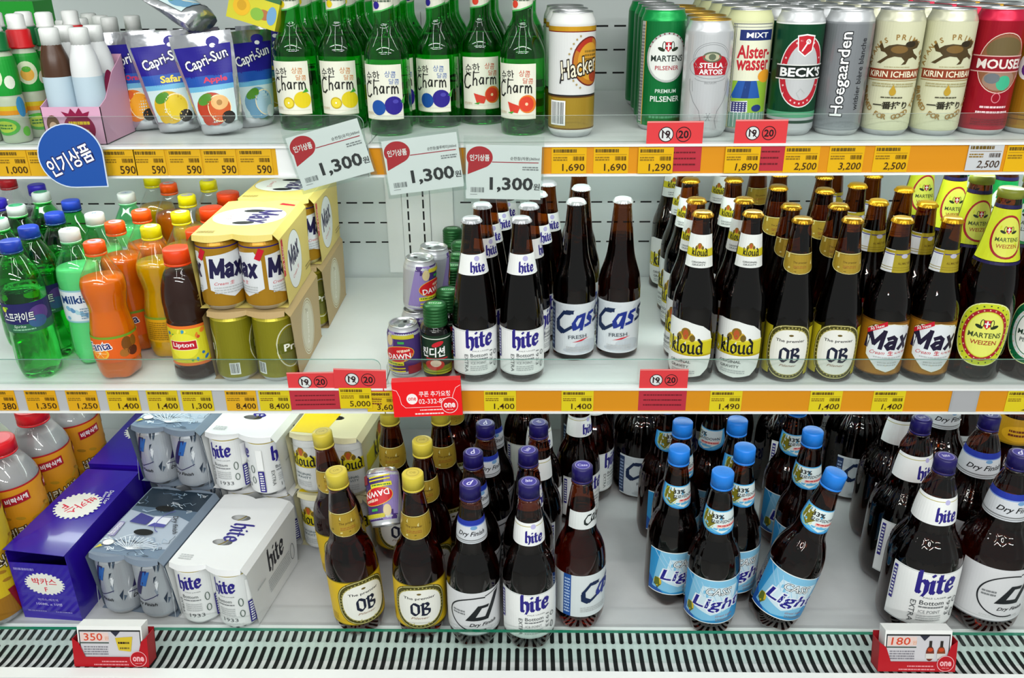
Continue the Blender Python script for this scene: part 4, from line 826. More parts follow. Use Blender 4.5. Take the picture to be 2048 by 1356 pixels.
def top_dry():
    a = Art(); r = random.Random(3); a.rect(-58, -90, 58, 90, P('aab6c4')).rect(-58, 36, 58, 90, P('1f2f3c')).poly([(-58, 36), (58, 36), (58, 8), (30, 20), (-10, 14), (-58, 24)], P('5a6e82')).rect(-58, -90, 58, -66, P('6f8398'))
    for k in range(64):
        x, y = r.uniform(-54, 54), r.choice((r.uniform(26, 86), r.uniform(-88, -50))); pts = [(x, y)]
        for j in range(4): pts.append((pts[-1][0]+r.uniform(-12, 12), pts[-1][1]+r.uniform(-6, 8)))
        a.line([(max(-57, min(57, p)), max(-89, min(89, q))) for p, q in pts], r.uniform(.5, 1.4), P(['e9f2f8', 'b9cfe0', '7f9ab4', '20303e'][k % 4]))
    for k in range(14): t = radians(20+k*10); a.line([(0, -78), (46*cos(t), -78+34*sin(t))], 1, P('eef5fa'))
    a.poly([(-40, -10), (-8, -14), (-4, 6), (-34, 16)], P('3a3a86')).rect(-4, -16, 26, 10, P('e0e4ec')).poly([(-4, -16), (26, -16), (26, -8), (4, -6)], P('4a4a9a')).ring(26, 0, 20, 30, 1.6, P('5a5aa0'), 24, 100, 260).text('Dry finish', 40, -6, 11, P('22242c'), w=52, rot=-62, shear=.3, bold=.02)
    a.rect(-56, -50, -44, -12, P('8a84b0'), rot=6).bars(-54, -48, -46, -14, 10, W_, 4).ell(-42, -66, 10, 8, W_, 18).ring(-42, -66, 10, 8, 1, GR, 18).poly([(-56, -84), (-46, -76), (-52, -72)], P('d8c82a'))
    for hy in (-33, 33): a.ell(0, hy, 17, 8, BLACK, 20)  # finger holes covered with black paint in place of the shade within
    return a
def side_dry():
    a = Art(); a.poly([(-78, 2), (78, 2), (92, 110), (-92, 110)], P('5a6a7c'))
    for k in range(16): a.line([(-90+k*12, 6), (-84+k*11, 60), (-92+k*12, 106)], 1.4, P(['dfe8ee', '93a6b8', '26323e'][k % 3]))
    a.text('Dry Finish', 0, 60, 16, W_, w=90, bold=.03, shear=.3); return a
def top_kl():
    a = Art(); a.poly([(-58, -90), (0, -90), (14, 90), (-58, 90)], P('e0c41c')); return a
def side_kl():
    a = Art(); a.poly([(-78, 2), (78, 2), (92, 110), (-92, 110)], P('cfcba0')); kl_sign(a, 0, 60, 2.0, 150); return a
PK = {
 'max': mk_pack('beer_can_pack', pack_can(MET('b5851e'), c_max()), YEL, top_max(), side_max(), (-22, 16, 60, 100, 0, 40)),
 'ob': mk_pack('beer_can_pack', pack_can(MET('8f8a1c'), c_ob()), P('b59a6a'), None, side_ob(), (10, -34, 0, 90, 30, 60), False),
 'hite': mk_pack('beer_can_pack', pack_can(P('dfe2e1'), c_hite()), P('e4e6e6'), top_hite(), side_hite(), (52, 38, 0, 30, 80, 10)),
 'dry': mk_pack('beer_can_pack', pack_can(MET('aab2ba'), c_dry()), P('7a8898'), top_dry(), side_dry(), (22, 40, 0, 0, 60, 20)),
 'kloud': mk_pack('beer_can_pack', pack_can(P('c9ccca'), c_kloud()), P('d6d0a8'), top_kl(), side_kl(), (26, 60, 0, 10, 40, 80)),
}
PK['hite2'] = PK['hite'][:4]+((42, -16, 0, 30, 80, 10),)
# ------------------------------------------------------------------ the case
Z1, Z2, Z3 = CAMZ-.246, CAMZ-.623, CAMZ-.990
YF, YB = 1.20, 1.70
XJ = onY(769, 770, YF).x
XL, XR = -1.05, 1.12
def sbox(name, x0, y0, z0, x1, y1, z1, mt, parent=None):
    return link(name, mesh_of(name, [box(x0*1000, y0*1000, z0*1000, x1*1000, y1*1000, z1*1000, mt)]), parent)
def ebox(name, x0, y0, z0, x1, y1, z1, parent=None, mt=None, r=0, edge=None):
    """upright clear sheet with rounded top corners; edge gets the glass edge colour"""
    n = 6; pts = [(x0, z0)]
    if r:
        pts += [(x0+r-r*cos(pi/2*k/n), z1-r+r*sin(pi/2*k/n)) for k in range(n+1)]+[(x1-r+r*sin(pi/2*k/n), z1-r+r*cos(pi/2*k/n)) for k in range(n+1)]
    else: pts += [(x0, z1), (x1, z1)]
    pts += [(x1, z0)]; N = len(pts)
    v = [(x*1000, y0*1000, z*1000) for x, z in pts]+[(x*1000, y1*1000, z*1000) for x, z in pts]
    f = [tuple(range(N))[::-1], tuple(range(N, 2*N))]; m = [mt, mt]
    for i in range(N): f.append((i, (i+1) % N, N+(i+1) % N, N+i)); m.append(edge if i < N-1 else mt)
    return link(name, mesh_of(name, [(v, f, m, False)]), parent)
EDGE = principled('acrylic_edge', 'b9c9c4', .25); EDGE_D = principled('glass_edge', '0c6e50', .15, trans=.3); EDGE_M = principled('acrylic_edge_green', '6f9a8e', .25)
def wall():
    a = Art(); x0, x1 = -1050, 1120; XU0 = onY(835, 440, YB).x*1000
    for z in (-.131, -.173, -.2145, -.465, -.5065, -.548):
        x = x0+20
        while x < x1-30:
            if not XU0-38 < x+11 < XU0+96: a.rect(x, (z+CAMZ)*1000-1.6, x+22, (z+CAMZ)*1000+1.6, BLACK)
            x += 33
    ps = [box(XL*1000, YB*1000, 250, XR*1000, YB*1000+30, 1750, WALLM), a.piece(flat((0, YB*1000, 0), (1, 0, 0), (0, 0, 1)), base=.4, inc=0)]
    o = link('wall_back', mesh_of('wall_back', ps)); tag(o, 'pale grey panel with rows of dark slots behind the shelves', kind='structure')
wall()
o = sbox('floor', -3, -2.5, -.02, 3, 2, 0, principled('grey_floor_tile', '9a9c98', .4, noise=(3, .2))); tag(o, 'grey shop floor', kind='structure')
# slotted upright strip where the two cases meet
u = bpy.data.objects.new('shelf_upright', None); COL.objects.link(u); XU = onY(835, 440, YB).x; u.location = (XU, YB-.002, Z2+.1)
tag(u, 'white slotted upright strip with two columns of dark slots and screws beside it', 'upright')
a = Art()
for x in (-17, 14):
    for k in range(-2, 17): a.rect(x-1.7, k*24, x+1.7, k*24+18, BLACK)
link('slotted_strip', mesh_of('slotted_strip', [box(-29, -5, -90, 27, 1, 420, WHITE), a.piece(flat((0, -5, 0), (1, 0, 0), (0, 0, 1)), base=.3, inc=0)]), u)
link('side_plate', mesh_of('side_plate', [box(-62, -2, -90, -30, 1, 420, WHITE), box(28, -2, -90, 74, 1, 420, WHITE)]), u)
for x in (-42, 42):
    s = lathe([(4.6, 0), (4.6, 1), (3, 2.2), (0, 2.6)], SILVER, 20); link('screw', mesh_of('screw', [([(x+p[0], -2-p[2], 176+p[1]) for p in s[0]], s[1], s[2], True)]), u)
cab = [(64, -3, 300), (90, -6, 298), (110, -10, 280), (118, -12, 250), (108, -12, 226), (90, -12, 224), (78, -12, 240), (84, -12, 262), (104, -12, 266)]
def tube(name, pts, rad, mt, parent=None):
    c = bpy.data.curves.new(name, 'CURVE'); c.dimensions = '3D'; c.bevel_depth = rad*MM; c.bevel_resolution = 3
    sp = c.splines.new('NURBS'); sp.points.add(len(pts)-1); sp.use_endpoint_u = True; sp.order_u = 3
    for q, p in zip(sp.points, pts): q.co = (p[0]*MM, p[1]*MM, p[2]*MM, 1)
    t = bpy.data.objects.new('t', c); COL.objects.link(t); me = bpy.data.meshes.new_from_object(t.evaluated_get(bpy.context.evaluated_depsgraph_get())); bpy.data.objects.remove(t)
    me.materials.clear(); me.materials.append(mt); me.polygons.foreach_set('use_smooth', [True]*len(me.polygons)); me.name = name
    return link(name, me, parent)
cw = tube('sensor_wire', cab, 2.2, principled('grey_cable', 'b9c2bf', .4))
cw.location = (XU, YB-.002, Z2+.1); tag(cw, 'thin grey looped wire on the case back beside the slotted strip', 'wire')
ORANGE = principled('orange_strip', 'd78d10', .4, spec=.4); YSTRIP = principled('yellow_strip', 'd4a010', .4)
RAILW = principled('white_rail', 'e9ecea', .3)
LED = emit('led_light', 'f2fff9', 25); LED2 = emit('led_light_lower', 'f2fff9', 11)
def shelf(Z, x0, x1, label, rise, strip, strip_range, edge, tint=None):
    t = bpy.data.objects.new('display_shelf', None); COL.objects.link(t); t.location = ((x0+x1)/2, (YF+YB)/2, Z)
    tag(t, label, 'shelf', 'display shelves of the case')
    t_inv = Vector(t.location)
    def ch(o): o.location = -t_inv; o.parent = t; return o
    x0, x1 = x0+.001, x1-.001
    ch(sbox('shelf_plate', x0, YF, Z-.022, x1, YB-.008, Z, WHITE))
    ch(link('price_rail', mesh_of('price_rail', [box(x0*1000, YF*1000-8, Z*1000-42, x1*1000, YF*1000, Z*1000+1.5, RAILW), box(x0*1000, YF*1000-11, Z*1000-2, x1*1000, YF*1000-8, Z*1000+1.5, RAILW), box(x0*1000, YF*1000-11, Z*1000-43, x1*1000, YF*1000-8, Z*1000-40, RAILW)])))
    for a0, a1, mt in strip_range:
        ch(sbox('price_strip', a0, YF-.0086, Z-.0395, a1, YF-.0081, Z-.0025, mt))
    ch(sbox('led_strip', x0+.03, YF+.15, Z-.032, x1-.03, YF+.168, Z-.0225, LED if Z == Z1 else LED2))
    ch(ebox('front_guard', x0+.004, YF+.004, Z+.0015, x1-.004, YF+.007, Z+rise, mt=G_ACRY, r=.012, edge=edge))
    return t
XK = onY(738, 315, YF).x
shelf(Z1, XL, XK, 'upper white shelf holding pouches and kids drinks, with yellow price strip', .040, None, [(XL, onY(556, 315, YF).x, YSTRIP)], EDGE)
shelf(Z1, XK, XR, 'upper white shelf holding tall beer cans, with orange price strip', .038, None, [(XK+.002, XR, ORANGE)], EDGE)
shelf(Z2, XL, XJ, 'middle white shelf holding soft drinks and gold can packs, with grey price rail', .044, None, [(XL, XJ, principled('grey_strip', 'b2b4b6', .4))], EDGE_M)
shelf(Z2, XJ, XR, 'middle white shelf holding brown glass beer bottles, with orange price strip', .044, None, [(XJ+.002, XR, ORANGE)], EDGE_M)
us = sbox('display_shelf', XL, YF+.02, CAMZ+.14, XR, YB-.005, CAMZ+.165, WHITE); tag(us, 'unseen white shelf plate above the cans, added to shade the back wall', 'shelf', 'display shelves of the case')  # out-of-view shelf, put in to shade the wall behind the cans
# bottom deck with curved air grille and glass
dk = bpy.data.objects.new('display_deck', None); COL.objects.link(dk); dk.location = (0, 1.3, Z3)
tag(dk, 'white bottom deck holding big plastic bottles, with slotted air grille and glass front', 'deck')
def dch(o): o.location = -Vector(dk.location); o.parent = dk; return o
YD = 1.072
dch(sbox('deck_plate', XL, YD, Z3-.02, XR, YB-.004, Z3, DECKM))
gp = [(YD, Z3-.001), (YD-.004, Z3-.0015), (YD-.068, Z3-.002), (YD-.092, Z3+.001), (YD-.108, Z3+.008), (YD-.116, Z3+.017), (YD-.118, Z3+.024)]
gp = chaikin(gp, 2); gl = [0]
for p, q in zip(gp, gp[1:]): gl.append(gl[-1]+math.hypot(q[0]-p[0], q[1]-p[1])*1000)
def gmap(u, v, off):
    for i in range(len(gp)-1):
        if v <= gl[i+1] or i == len(gp)-2:
            t = (v-gl[i])/(gl[i+1]-gl[i]); (y0, z0), (y1, z1) = gp[i], gp[i+1]; L = math.hypot(y1-y0, z1-z0); ny, nz = (z1-z0)/L, -(y1-y0)/L
            if nz < 0: ny, nz = -ny, -nz
            return (u, (y0+(y1-y0)*t)*1000+ny*off, (z0+(z1-z0)*t)*1000+nz*off)
v, f = [], []
for y, z in gp: v += [(XL*1000, y*1000, z*1000), (XR*1000, y*1000, z*1000)]
for i in range(len(gp)-1): f.append((2*i, 2*i+1, 2*i+3, 2*i+2)[::-1])
a = Art(); GT = gl[-1]; x = XL*1000+8
while x < XR*1000-8:
    for v0, v1 in ((7, 36), (46, GT-7)): a.rect(x, v0+3, x+6.6, v1-3, BLACK).ell(x+3.3, v0+3, 3.3, 3.3, BLACK, 10).ell(x+3.3, v1-3, 3.3, 3.3, BLACK, 10)
    x += 13.6
dch(link('air_grille', mesh_of('air_grille', [(v, f, WHITE, True), a.piece(gmap, None, 5, base=.4, inc=0)])))
yr = gp[-1][0]; zr = gp[-1][1]
dch(link('price_rail', mesh_of('price_rail', [box(XL*1000, yr*1000-16, zr*1000-50, XR*1000, yr*1000, zr*1000+1, RAILW), box(XL*1000, yr*1000-19, zr*1000-6, XR*1000, yr*1000-16, zr*1000+1, RAILW)])))
dch(sbox('price_strip', XL, yr-.0168, zr-.046, XR, yr-.0161, zr-.008, principled('grey_strip', 'b2b4b6', .4)))
GY = 1.000; gt = onY(1024, 1262, GY).z
dch(ebox('front_glass', XL, GY-.003, Z3-.0015, XR, GY+.003, gt, mt=shell('green_tint_glass', (.90, .955, .935), .35), edge=EDGE_D))
dch(sbox('kick_panel', XL, yr+.02, 0.001, XR, yr+.05, Z3-.03, WHITE))

# ------------------------------------------------------------------ signs and tags on the rails
def rail(px, py, Y): p = onY(px, py, Y); return p
def tag_thing(name, cat, art, wd, ht, centre, label, group, base='d9a713', rz=0, lean=0, th=.6, piece=None):
    ps = [box(-wd/2, 0, -ht/2, wd/2, th, ht/2, P(base) if isinstance(base, str) else base)]
    ps.append(art.piece(flat((0, 0, 0), (1, 0, 0), (0, 0, 1)), base=.15))
    if piece: ps += piece
    o = link(name, mesh_of(name, ps)); o.location = centre; o.rotation_euler = (radians(lean), radians(rz), 0); tag(o, label, cat, group); return o
def price_art(txt, wd, ht, shear=0, won=False, dark='3a2208', mid='8a6a14'):
    a = Art(); D, Md = P(dark), P(mid)
    a.bars(-wd*.45, ht*.30, wd*.22, ht*.44, 1, P('6a5210' if dark == '3a2208' else '5a5c60'), len(txt)*7+int(wd), .9).rect(-wd*.45, ht*.22, wd*.45, ht*.235, Md)
    a.bars(-wd*.45, -ht*.02, -wd*.05, ht*.16, 2, Md, 3).barcode(wd*.12, ht*.0, wd*.44, ht*.16, D, 12)
    if txt: a.text(txt, wd*.13 if len(txt) > 3 else wd*.24, -ht*.28, ht*.32, D, w=wd*(.64 if len(txt) > 3 else .44), bold=.012, shear=shear)
    return a
def price(px, py, row, txt, where, base='dcb01a', wpx=70, dz=0, rz=0, shear=0, i=0, hh=36):
    Y = {1: YF-.0095, 2: YF-.0095, 3: yr-.0178}[row]
    c = rail(px, py, Y); wd = (rail(px+wpx/2, py, Y)-rail(px-wpx/2, py, Y)).length*1000
    Zc = {1: Z1-.021, 2: Z2-.021, 3: zr-.027}[row]
    c.z = Zc+dz; c.y -= i*.0007
    col = 'white' if base == 'c6c8ca' else 'yellow'
    lb = (f'{col} price tag printed {txt}, {where}' if txt else f'{col} price tag {where}')
    return tag_thing('price_tag', 'price tag', price_art(txt, wd, hh, shear), wd, hh, c, lb, 'price tags on the shelf rails', base, rz, 0)
G_ = 'price tags'
for px, t, wh, n in ((22, '1,000', 'at the left end of the upper rail', 66), (88, '', 'tucked behind the round blue sign', 62), (236, '590', 'right beside the round blue sign', 70), (300, '590', 'second after the round blue sign', 62), (370, '590', 'third after the round blue sign', 66), (440, '590', 'fourth after the round blue sign', 66), (511, '590', 'last before the fallen yuzu price card', 66)):
    price(px, 322, 1, t, wh, 'd9a81a', n)
for px, t, wh, n in [q+(70,) for q in ((1138, '1,690', 'under the white and gold can'), (1222, '1,690', 'in the gap beside the white and gold can'), (1311, '1,290', 'over the red age sign under the green cans'), (1484, '1,890', 'over the red age sign under the cream cans'), (1603, '2,500', 'under the dark green oval-label can'), (1692, '3,200', 'under the grey can with upright lettering'), (1782, '2,500', 'under the two cream cans'), (2046, '', 'cut by the picture edge on the upper rail'))]:
    price(px, 318, 1, t, wh, 'e0ad08', n, shear=.0 if px < 1400 else .12, i=3 if px in (1311, 1484) else 0)
price(1968, 318, 1, '2,500', 'under the red can', 'c6c8ca', 70, dz=.002, shear=.15, i=1)
for k, (px, t, wh, n, b) in enumerate(((0, '380', 'at the left end of the middle rail', 62, 'd9a010'), (82, '1,350', 'under the lemon-lime bottles', 62, 'd8a010'), (164, '1,250', 'between the lemon-lime and orange bottles', 62, 'd8a314'), (246, '1,400', 'under the orange soda bottle', 64, 'd6b414'), (325, '1,400', 'under the gap beside the orange soda', 62, 'd2b81c'), (394, '1,300', 'under the iced tea bottle', 62, 'd2bb1c'), (482, '8,400', 'under the gold can pack', 62, 'dba71c'), (549, '8,400', 'next to the red age sign under the gold packs', 62, 'd4c01c'))):
    price(px, 797, 2, t, wh, b, n)
price(712, 796, 2, '5,000', 'hanging over the red age sign beside the coupon envelope', 'dcc212', 64, dz=.006, rz=0, i=4)
price(766, 802, 2, '3,600', 'half under the red coupon envelope', 'd8b818', 64, dz=-.001, i=2)
for px, t, wh, n in [q+(64,) for q in ((1000, '1,400', 'under the white-label bottles with blue lettering'), (1155, '1,400', 'under the pale grey label bottles'), (1452, '1,490', 'under the yellow-band label bottles'), (1652, '1,400', 'under the oval gold label bottles'), (1778, '1,400', 'under the bottles with red corner flash'), (2046, '2', 'cut by the picture edge on the middle rail'))]:
    price(px, 796, 2, t, wh, 'dcc81c', n, shear=0 if px < 1500 else .12)
c = rail(1930, 796, YF-.0095); c.z = Z2-.0205
tag_thing('blank_card', 'card', Art().rect(-18, -18, 18, 18, P('a9aaac')), 42, 40, c, 'blank grey card in the middle rail under the yellow oval label bottle', None, 'a3a5a6')
for k, (px, n, wh) in enumerate(((60, 96, 'at the left end of the bottom rail'), (152, 80, 'left of the left coupon box on the bottom rail'), (306, 84, 'right of the left coupon box on the bottom rail'), (705, 150, 'wide one at the middle of the bottom rail'))):
    price(px, 1352, 3, '', wh, 'd8c23a' if k < 3 else 'dcc66a', n)
def age_sign(px, py, wpx, hpx, where, Y=YF-.0089, rz=0, seed=2):
    c = rail(px, py, Y); wd = (rail(px+wpx/2, py, Y)-rail(px-wpx/2, py, Y)).length*1000; ht = (rail(px, py-hpx/2, Y)-rail(px, py+hpx/2, Y)).length*1000
    a = Art(); D = P('2a1418'); r = wd*.135; y = ht*.24
    a.rect(-wd/2, ht/2-2, wd/2, ht/2, P('e88a86')).ring(-wd*.155, y, r, r, 1.2, D, 28).ell(-wd*.155, y, r-1.2, r-1.2, P('d6dad8'), 26).text('19', -wd*.155, y, r*1.05, D, bold=.05).line([(-wd*.155-r*.6, y+r*.6), (-wd*.155+r*.65, y-r*.65)], 1.2, D)
    a.ring(wd*.155, y, r, r, 1.2, D, 28).text('20', wd*.155, y, r*1.05, D, bold=.05)
    a.rect(-wd/2, -ht/2, wd/2, 0, P('b8303e')).bars(-wd*.4, -ht*.42, wd*.4, -ht*.06, 3, P('6a1820'), seed, .25)
    return tag_thing('age_limit_sign', 'sign', a, wd, ht, c, 'red card with circled 19 and 20, ' + where, 'red age limit cards', 'd93c40', rz)
age_sign(1348, 293, 112, 100, 'below the front green beer can')
age_sign(1519, 291, 104, 102, 'below the cream can with a tent picture', seed=4)
age_sign(628, 782, 100, 74, 'below the gold can packs', rz=-1)
age_sign(721, 778, 104, 78, 'beside the coupon envelope, under yellow tags', rz=2, seed=5, Y=YF-.0105)
age_sign(1326, 780, 96, 82, 'below the yellow-band label bottles', seed=6)
def drop(w, h):
    """speech-drop outline with its tip at lower left"""
    pts = []
    for k in range(0, 31):
        t = radians(-60+k*9.0); pts.append((w/2*cos(t), h/2*sin(t)))
    pts.append((-w*.46, -h*.78)); return pts
def pop_card(px, py, rot, where, nm, seed):
    Y = YF-.022; c = rail(px, py, Y); a = Art(); wd, ht = 104, 74
    R_ = P('b4061a'); a.poly([(x-33, y+20) for x, y in drop(36, 30)], R_).text('인기상품', -33, 19.5, 9, W_, w=27, bold=.04)
    a.rect(-16, 13.4, 48, 14.6, P('a81830')).text(nm, 29, 19, 5.4, P('3a3c3e'), w=40, bold=.02).bars(26, 3, 48, 9, 2, GR, seed)
    a.text('1,300', 11, -17, 21, P('1c1e20'), w=60, bold=.05).text('원', 46, -19, 9, P('333537'), w=9, bold=.03).barcode(-45, -28, -26, -21, P('6a6e70'), 12).rect(-46, -31, -36, -30.4, GR)
    t = bpy.data.objects.new('price_card', None); COL.objects.link(t); t.location = c; t.rotation_euler = (radians(-4), radians(-rot), 0); tag(t, where, 'price card', 'popular item price cards')
    card = mesh_of('card', [box(-wd/2, 0, -ht/2, wd/2, .5, ht/2, P('e2e6e5')), a.piece(flat((0, 0, 0), (1, 0, 0), (0, 0, 1)), base=.12)]); link('card', card, t)
    link('clear_holder', mesh_of('clear_holder', [box(-wd/2-3, -2.2, -ht/2-5, wd/2+3, -1.7, ht/2+4, G_ACRY), box(-wd/2-3, 1.2, -ht/2-5, wd/2+3, 1.7, ht/2+12, G_ACRY)]), t)
    link('hanger_clip', mesh_of('hanger_clip', [box(-14, 1.8, ht/2-24, 14, 8, ht/2-8, RAILW)]), t)
pop_card(660, 310, 15, 'white price card tilted steeply, with round red drop, under the yuzu bottles', '순한참(유자)360ml', 2)
pop_card(846, 328, 7, 'white price card slightly tilted, with round red drop, under the blueberry bottles', '순한참(블루베리)360ml', 3)
pop_card(1007, 345, -1.5, 'white price card hanging straight, with round red drop, under the grapefruit bottles', '순한참(자몽)360ml', 4)
# round blue popular-item sign
a = Art(); pts = [(42*cos(radians(9*k)), 42*sin(radians(9*k))) for k in range(31)]+[(42, -42)]
c = rail(141, 312, YF-.03)
a.poly([(x*1.0, y*1.0) for x, y in pts], P('0f4a9c')).otext('인기상품', -2, -6, 26, P('f0f0f4'), P('1a2460'), w=64, bold=.05, rot=22, ob=.12)
N = len(pts); bl = P('0f4a9c'); v = [(x*1.035, .6, y*1.035) for x, y in pts]+[(x*1.035, 2.6, y*1.035) for x, y in pts]
f = [tuple(range(N)), tuple(range(N, 2*N))[::-1]]+[(i, N+i, N+(i+1) % N, (i+1) % N) for i in range(N)]
t = bpy.data.objects.new('popular_item_sign', None); COL.objects.link(t); t.location = c; t.rotation_euler = (radians(-6), 0, radians(6))
tag(t, 'round blue drop-shaped sign with white Korean letters clipped on the upper rail', 'sign')
link('sign_face', mesh_of('sign_face', [(v, f, P('c9d6e6'), False), a.piece(flat((0, .6, 0), (1, 0, 0), (0, 0, 1)), base=.15)]), t)
link('clip', mesh_of('clip', [box(30, 2.8, -28, 46, 24, 6, G_ACRY)]), t)
# coupon envelope on the middle rail
def one_logo(a, x, y, r, bg, fg, edge=False):
    a.ell(x, y, r, r, P(fg), 30)
    if edge: a.ell(x, y, r-.9, r-.9, P(bg), 30).text('one', x, y, r*.62, P(fg), w=r*1.35, bold=.06).bars(x-r*.4, y-r*.6, x+r*.4, y-r*.5, 1, P(fg), 2)
    else: a.text('one', x, y, r*.6, P(bg), w=r*1.45, bold=.03)
a = Art(); RB = 'e40c14'; wl = P('f0d8d8')
a.line([(-52, 16), (-46, 14), (-42, 4), (-40, -8), (-34, -14), (10, -14), (30, -14), (38, -10), (40, 4), (45, 16), (52, 20)], .7, wl)
one_logo(a, -23, 0, 8.6, 'd8101a', 'f0e6e4'); a.text('쿠폰 추가요청', 12, 7.5, 9, wl, w=48, bold=.03).text('02-332-877', 10, -4.5, 8, wl, w=46, bold=.02).bars(-12, -20, 26, -17, 1, wl, 3).bars(-20, -26.5, 24, -22.5, 1, wl, 5); one_logo(a, 34, -12, 13, 'd8101a', 'f0dede', True)
t = bpy.data.objects.new('coupon_envelope', None); COL.objects.link(t); t.location = rail(854, 797, YF-.034); t.rotation_euler = (radians(-8), radians(-2.5), 0)
tag(t, 'bright red coupon envelope with white lettering hung on the middle rail', 'envelope')
link('pocket', mesh_of('pocket', [box(-53, 0, -29, 53, 9, 28, P(RB)), a.piece(flat((0, 0, 0), (1, 0, 0), (0, 0, 1)), base=.15)]), t)
link('flap', mesh_of('flap', [([(-53, 0, 28), (53, 0, 28), (53, 9, 32), (-53, 9, 32)], [(0, 1, 2, 3)], P('c00c16'), False)]), t)
link('hook', mesh_of('hook', [box(-10, 9.2, 14, 10, 22, 24, RAILW)]), t)
# coupon boxes standing on the glass front
def coupon_box(px, py, num, where, bottles):
    t = bpy.data.objects.new('coupon_box', None); COL.objects.link(t); t.location = rail(px, py, .965); t.rotation_euler = (radians(-14), 0, 0); tag(t, where, 'coupon box', 'coupon boxes on the bottom glass')
    wd, ht, dp = 112, 64, 26; v = []
    out = [(-wd/2, -ht/2), (wd/2, -ht/2), (wd/2, ht*.26), (wd/2-9, ht*.14), (wd/2-16, -ht/2+16), (-wd/2+18, -ht/2+16), (-wd/2+10, ht*.1), (-wd/2, ht*.22)]
    a = Art(); a.poly(out, P('a80c1a')); fr = a.piece(flat((0, 0, 0), (1, 0, 0), (0, 0, 1)), base=0)
    b = Art(); b.bars(-14, -25, 24, -21.5, 1, P('d88a90'), 3).bars(-26, -30, 26, -26.5, 1, P('d88a90'), 4); one_logo(b, 41, -19, 12.5, 'a80c1a', 'e0a8ac', True)
    link('holder', mesh_of('holder', [fr, box(-wd/2, .2, -ht/2, wd/2, dp, -ht/2+1, P('8a0a16')), box(-wd/2, .2, -ht/2, -wd/2+1, dp, ht*.2, P('a80c1a')), box(wd/2-1, .2, -ht/2, wd/2, dp, ht*.26, P('a80c1a')), box(-wd/2, dp-1, -ht/2, wd/2, dp, ht*.3, P('8a0a16')), b.piece(flat((0, 0, 0), (1, 0, 0), (0, 0, 1)), base=.15)]), t)
    c_ = Art(); c_.rect(-46, -18, 46, 26, P('15191a')).rect(-44.6, -17, 44.6, 23.6, P('c2c0c4')).rect(-44, 8, -2, 22, P('d8c0b8')).text(num, -25, 15, 12, P('c8452a'), w=28, bold=.02, shear=.08 if num == '180' else 0).text('원', -5, 13, 6, P('d08a5a'), w=6).rect(-46, 4.6, -2, 6.6, P('3a4a40')).bars(-40, -14, -4, 1, 4, P('7a7880'), 6).poly([(2, 24), (16, 24), (9, 16)], P('2a2c3a'))
    if bottles:
        for x, q in ((18, '6a2a1a'), (34, '7a3a18')): c_.ell(x, -4, 6, 12, P(q), 16).rect(x-2, 6, x+2, 16, P('2a2420')).rect(x-6, -12, x+6, -4, P('c9c6c0')).ell(x, 2, 4, 3, P('b8401c'), 10)
    else: c_.poly([(8, 14), (34, 16), (30, -8), (12, -6)], P('c9b02c')).bars(12, 3, 29, 9, 1, P('2a1a0c'), 7).bars(14, -5, 28, 0, 1, P('6a5a20'), 3)
    link('coupon_stack', mesh_of('coupon_stack', [box(-48, 2, -ht/2+2, 48, dp-3, ht*.5, P('e8e9e6')), c_.piece(flat((0, 2, 0), (1, 0, 0), (0, 0, 1)), base=.15)]), t)
coupon_box(220, 1294, '350', 'white and red coupon box marked 350 beside the purple cartons', False)
coupon_box(1836, 1303, '180', 'white and red coupon box marked 180 below the big dark bottles', True)
# ------------------------------------------------------------------ goods on the shelves
ORD = ['at the front', 'second from the front', 'third from the front', 'fourth from the front', 'fifth from the front', 'sixth from the front']
def capxy(px, py, Z, H): return onZ(px, py, Z+H*MM)
def by_cap(k, px, py, Z, H, label, group, rz=0, ymin=None, y=None, tilt=(0, 0)):
    p = capxy(px, py, Z, H)
    yy = y if y is not None else (max(p.y, ymin) if ymin else p.y)
    if y is not None or yy != p.y:      # keep the sight line, slide along it in plan
        p = Vector((p.x*yy/p.y, yy, 0))
    return inst(K[k], (p.x, p.y, Z), label, group, rz, tilt)
def at(k, x, y, Z, label, group, rz=0, tilt=(0, 0)): return inst(K[k], (x, y, Z), label, group, rz, tilt)
YM = YF+.0075+.0355
# ---- middle shelf, glass beer
D_H = 'white blackletter-label beer bottle'
g = 'white label blackletter bottles on the middle shelf'
for c, (x0, y0, xs, nm) in enumerate(((939, 437, (0, .006, .020, .034, .044), 'left'), (1040, 437, (0, .006, .030, .046), 'right'))):
    p = capxy(x0, y0, Z2, 260)
    for k, dx in enumerate(xs): at('hite', p.x+dx, max(p.y, YM)+k*.0735, Z2, f'{D_H}, {ORD[k]} of its {nm} column', g, (8, 30, 14, 18, 5, 9)[k] if c == 0 else (4, 60, 25, 10)[k])
g = 'pale grey label bottles on the middle shelf'
for px, py, t, rz in ((1141, 398, 'front of the column beside the blackletter bottles', 14), (1140, 372, 'second in the column beside the blackletter bottles', 40), (1152, 345, 'third in the column beside the blackletter bottles', 70), (1237, 395, 'standing alone in front of the bare wall', 2)):
    by_cap('cass', px, py, Z2, 266, 'pale grey brush-letter beer bottle, '+t, g, rz, YM)
g = 'yellow band label bottles on the middle shelf'; d = 'yellow-band label beer bottle, '
for px, py, t, rz in ((1411, 423, 'front of the left column', -14), (1398, 396, 'second in the left column', -40), (1386, 355, 'third in the left column', -34), (1513, 423, 'front of the right column', -8), (1493, 396, 'second in the right column', -36), (1478, 355, 'third in the right column', -30)):
    by_cap('kloud', px, py, Z2, 268, d+t, g, rz, YM)
p = onZ(1329, 561, Z2); at('kloud', p.x, min(p.y, YB-.05), Z2, d+'apart at the back by the wall', g, -4)
p = onZ(1354, 624, Z2); at('kloud', p.x, p.y, Z2, d+'half hidden behind the left column', g, -30)
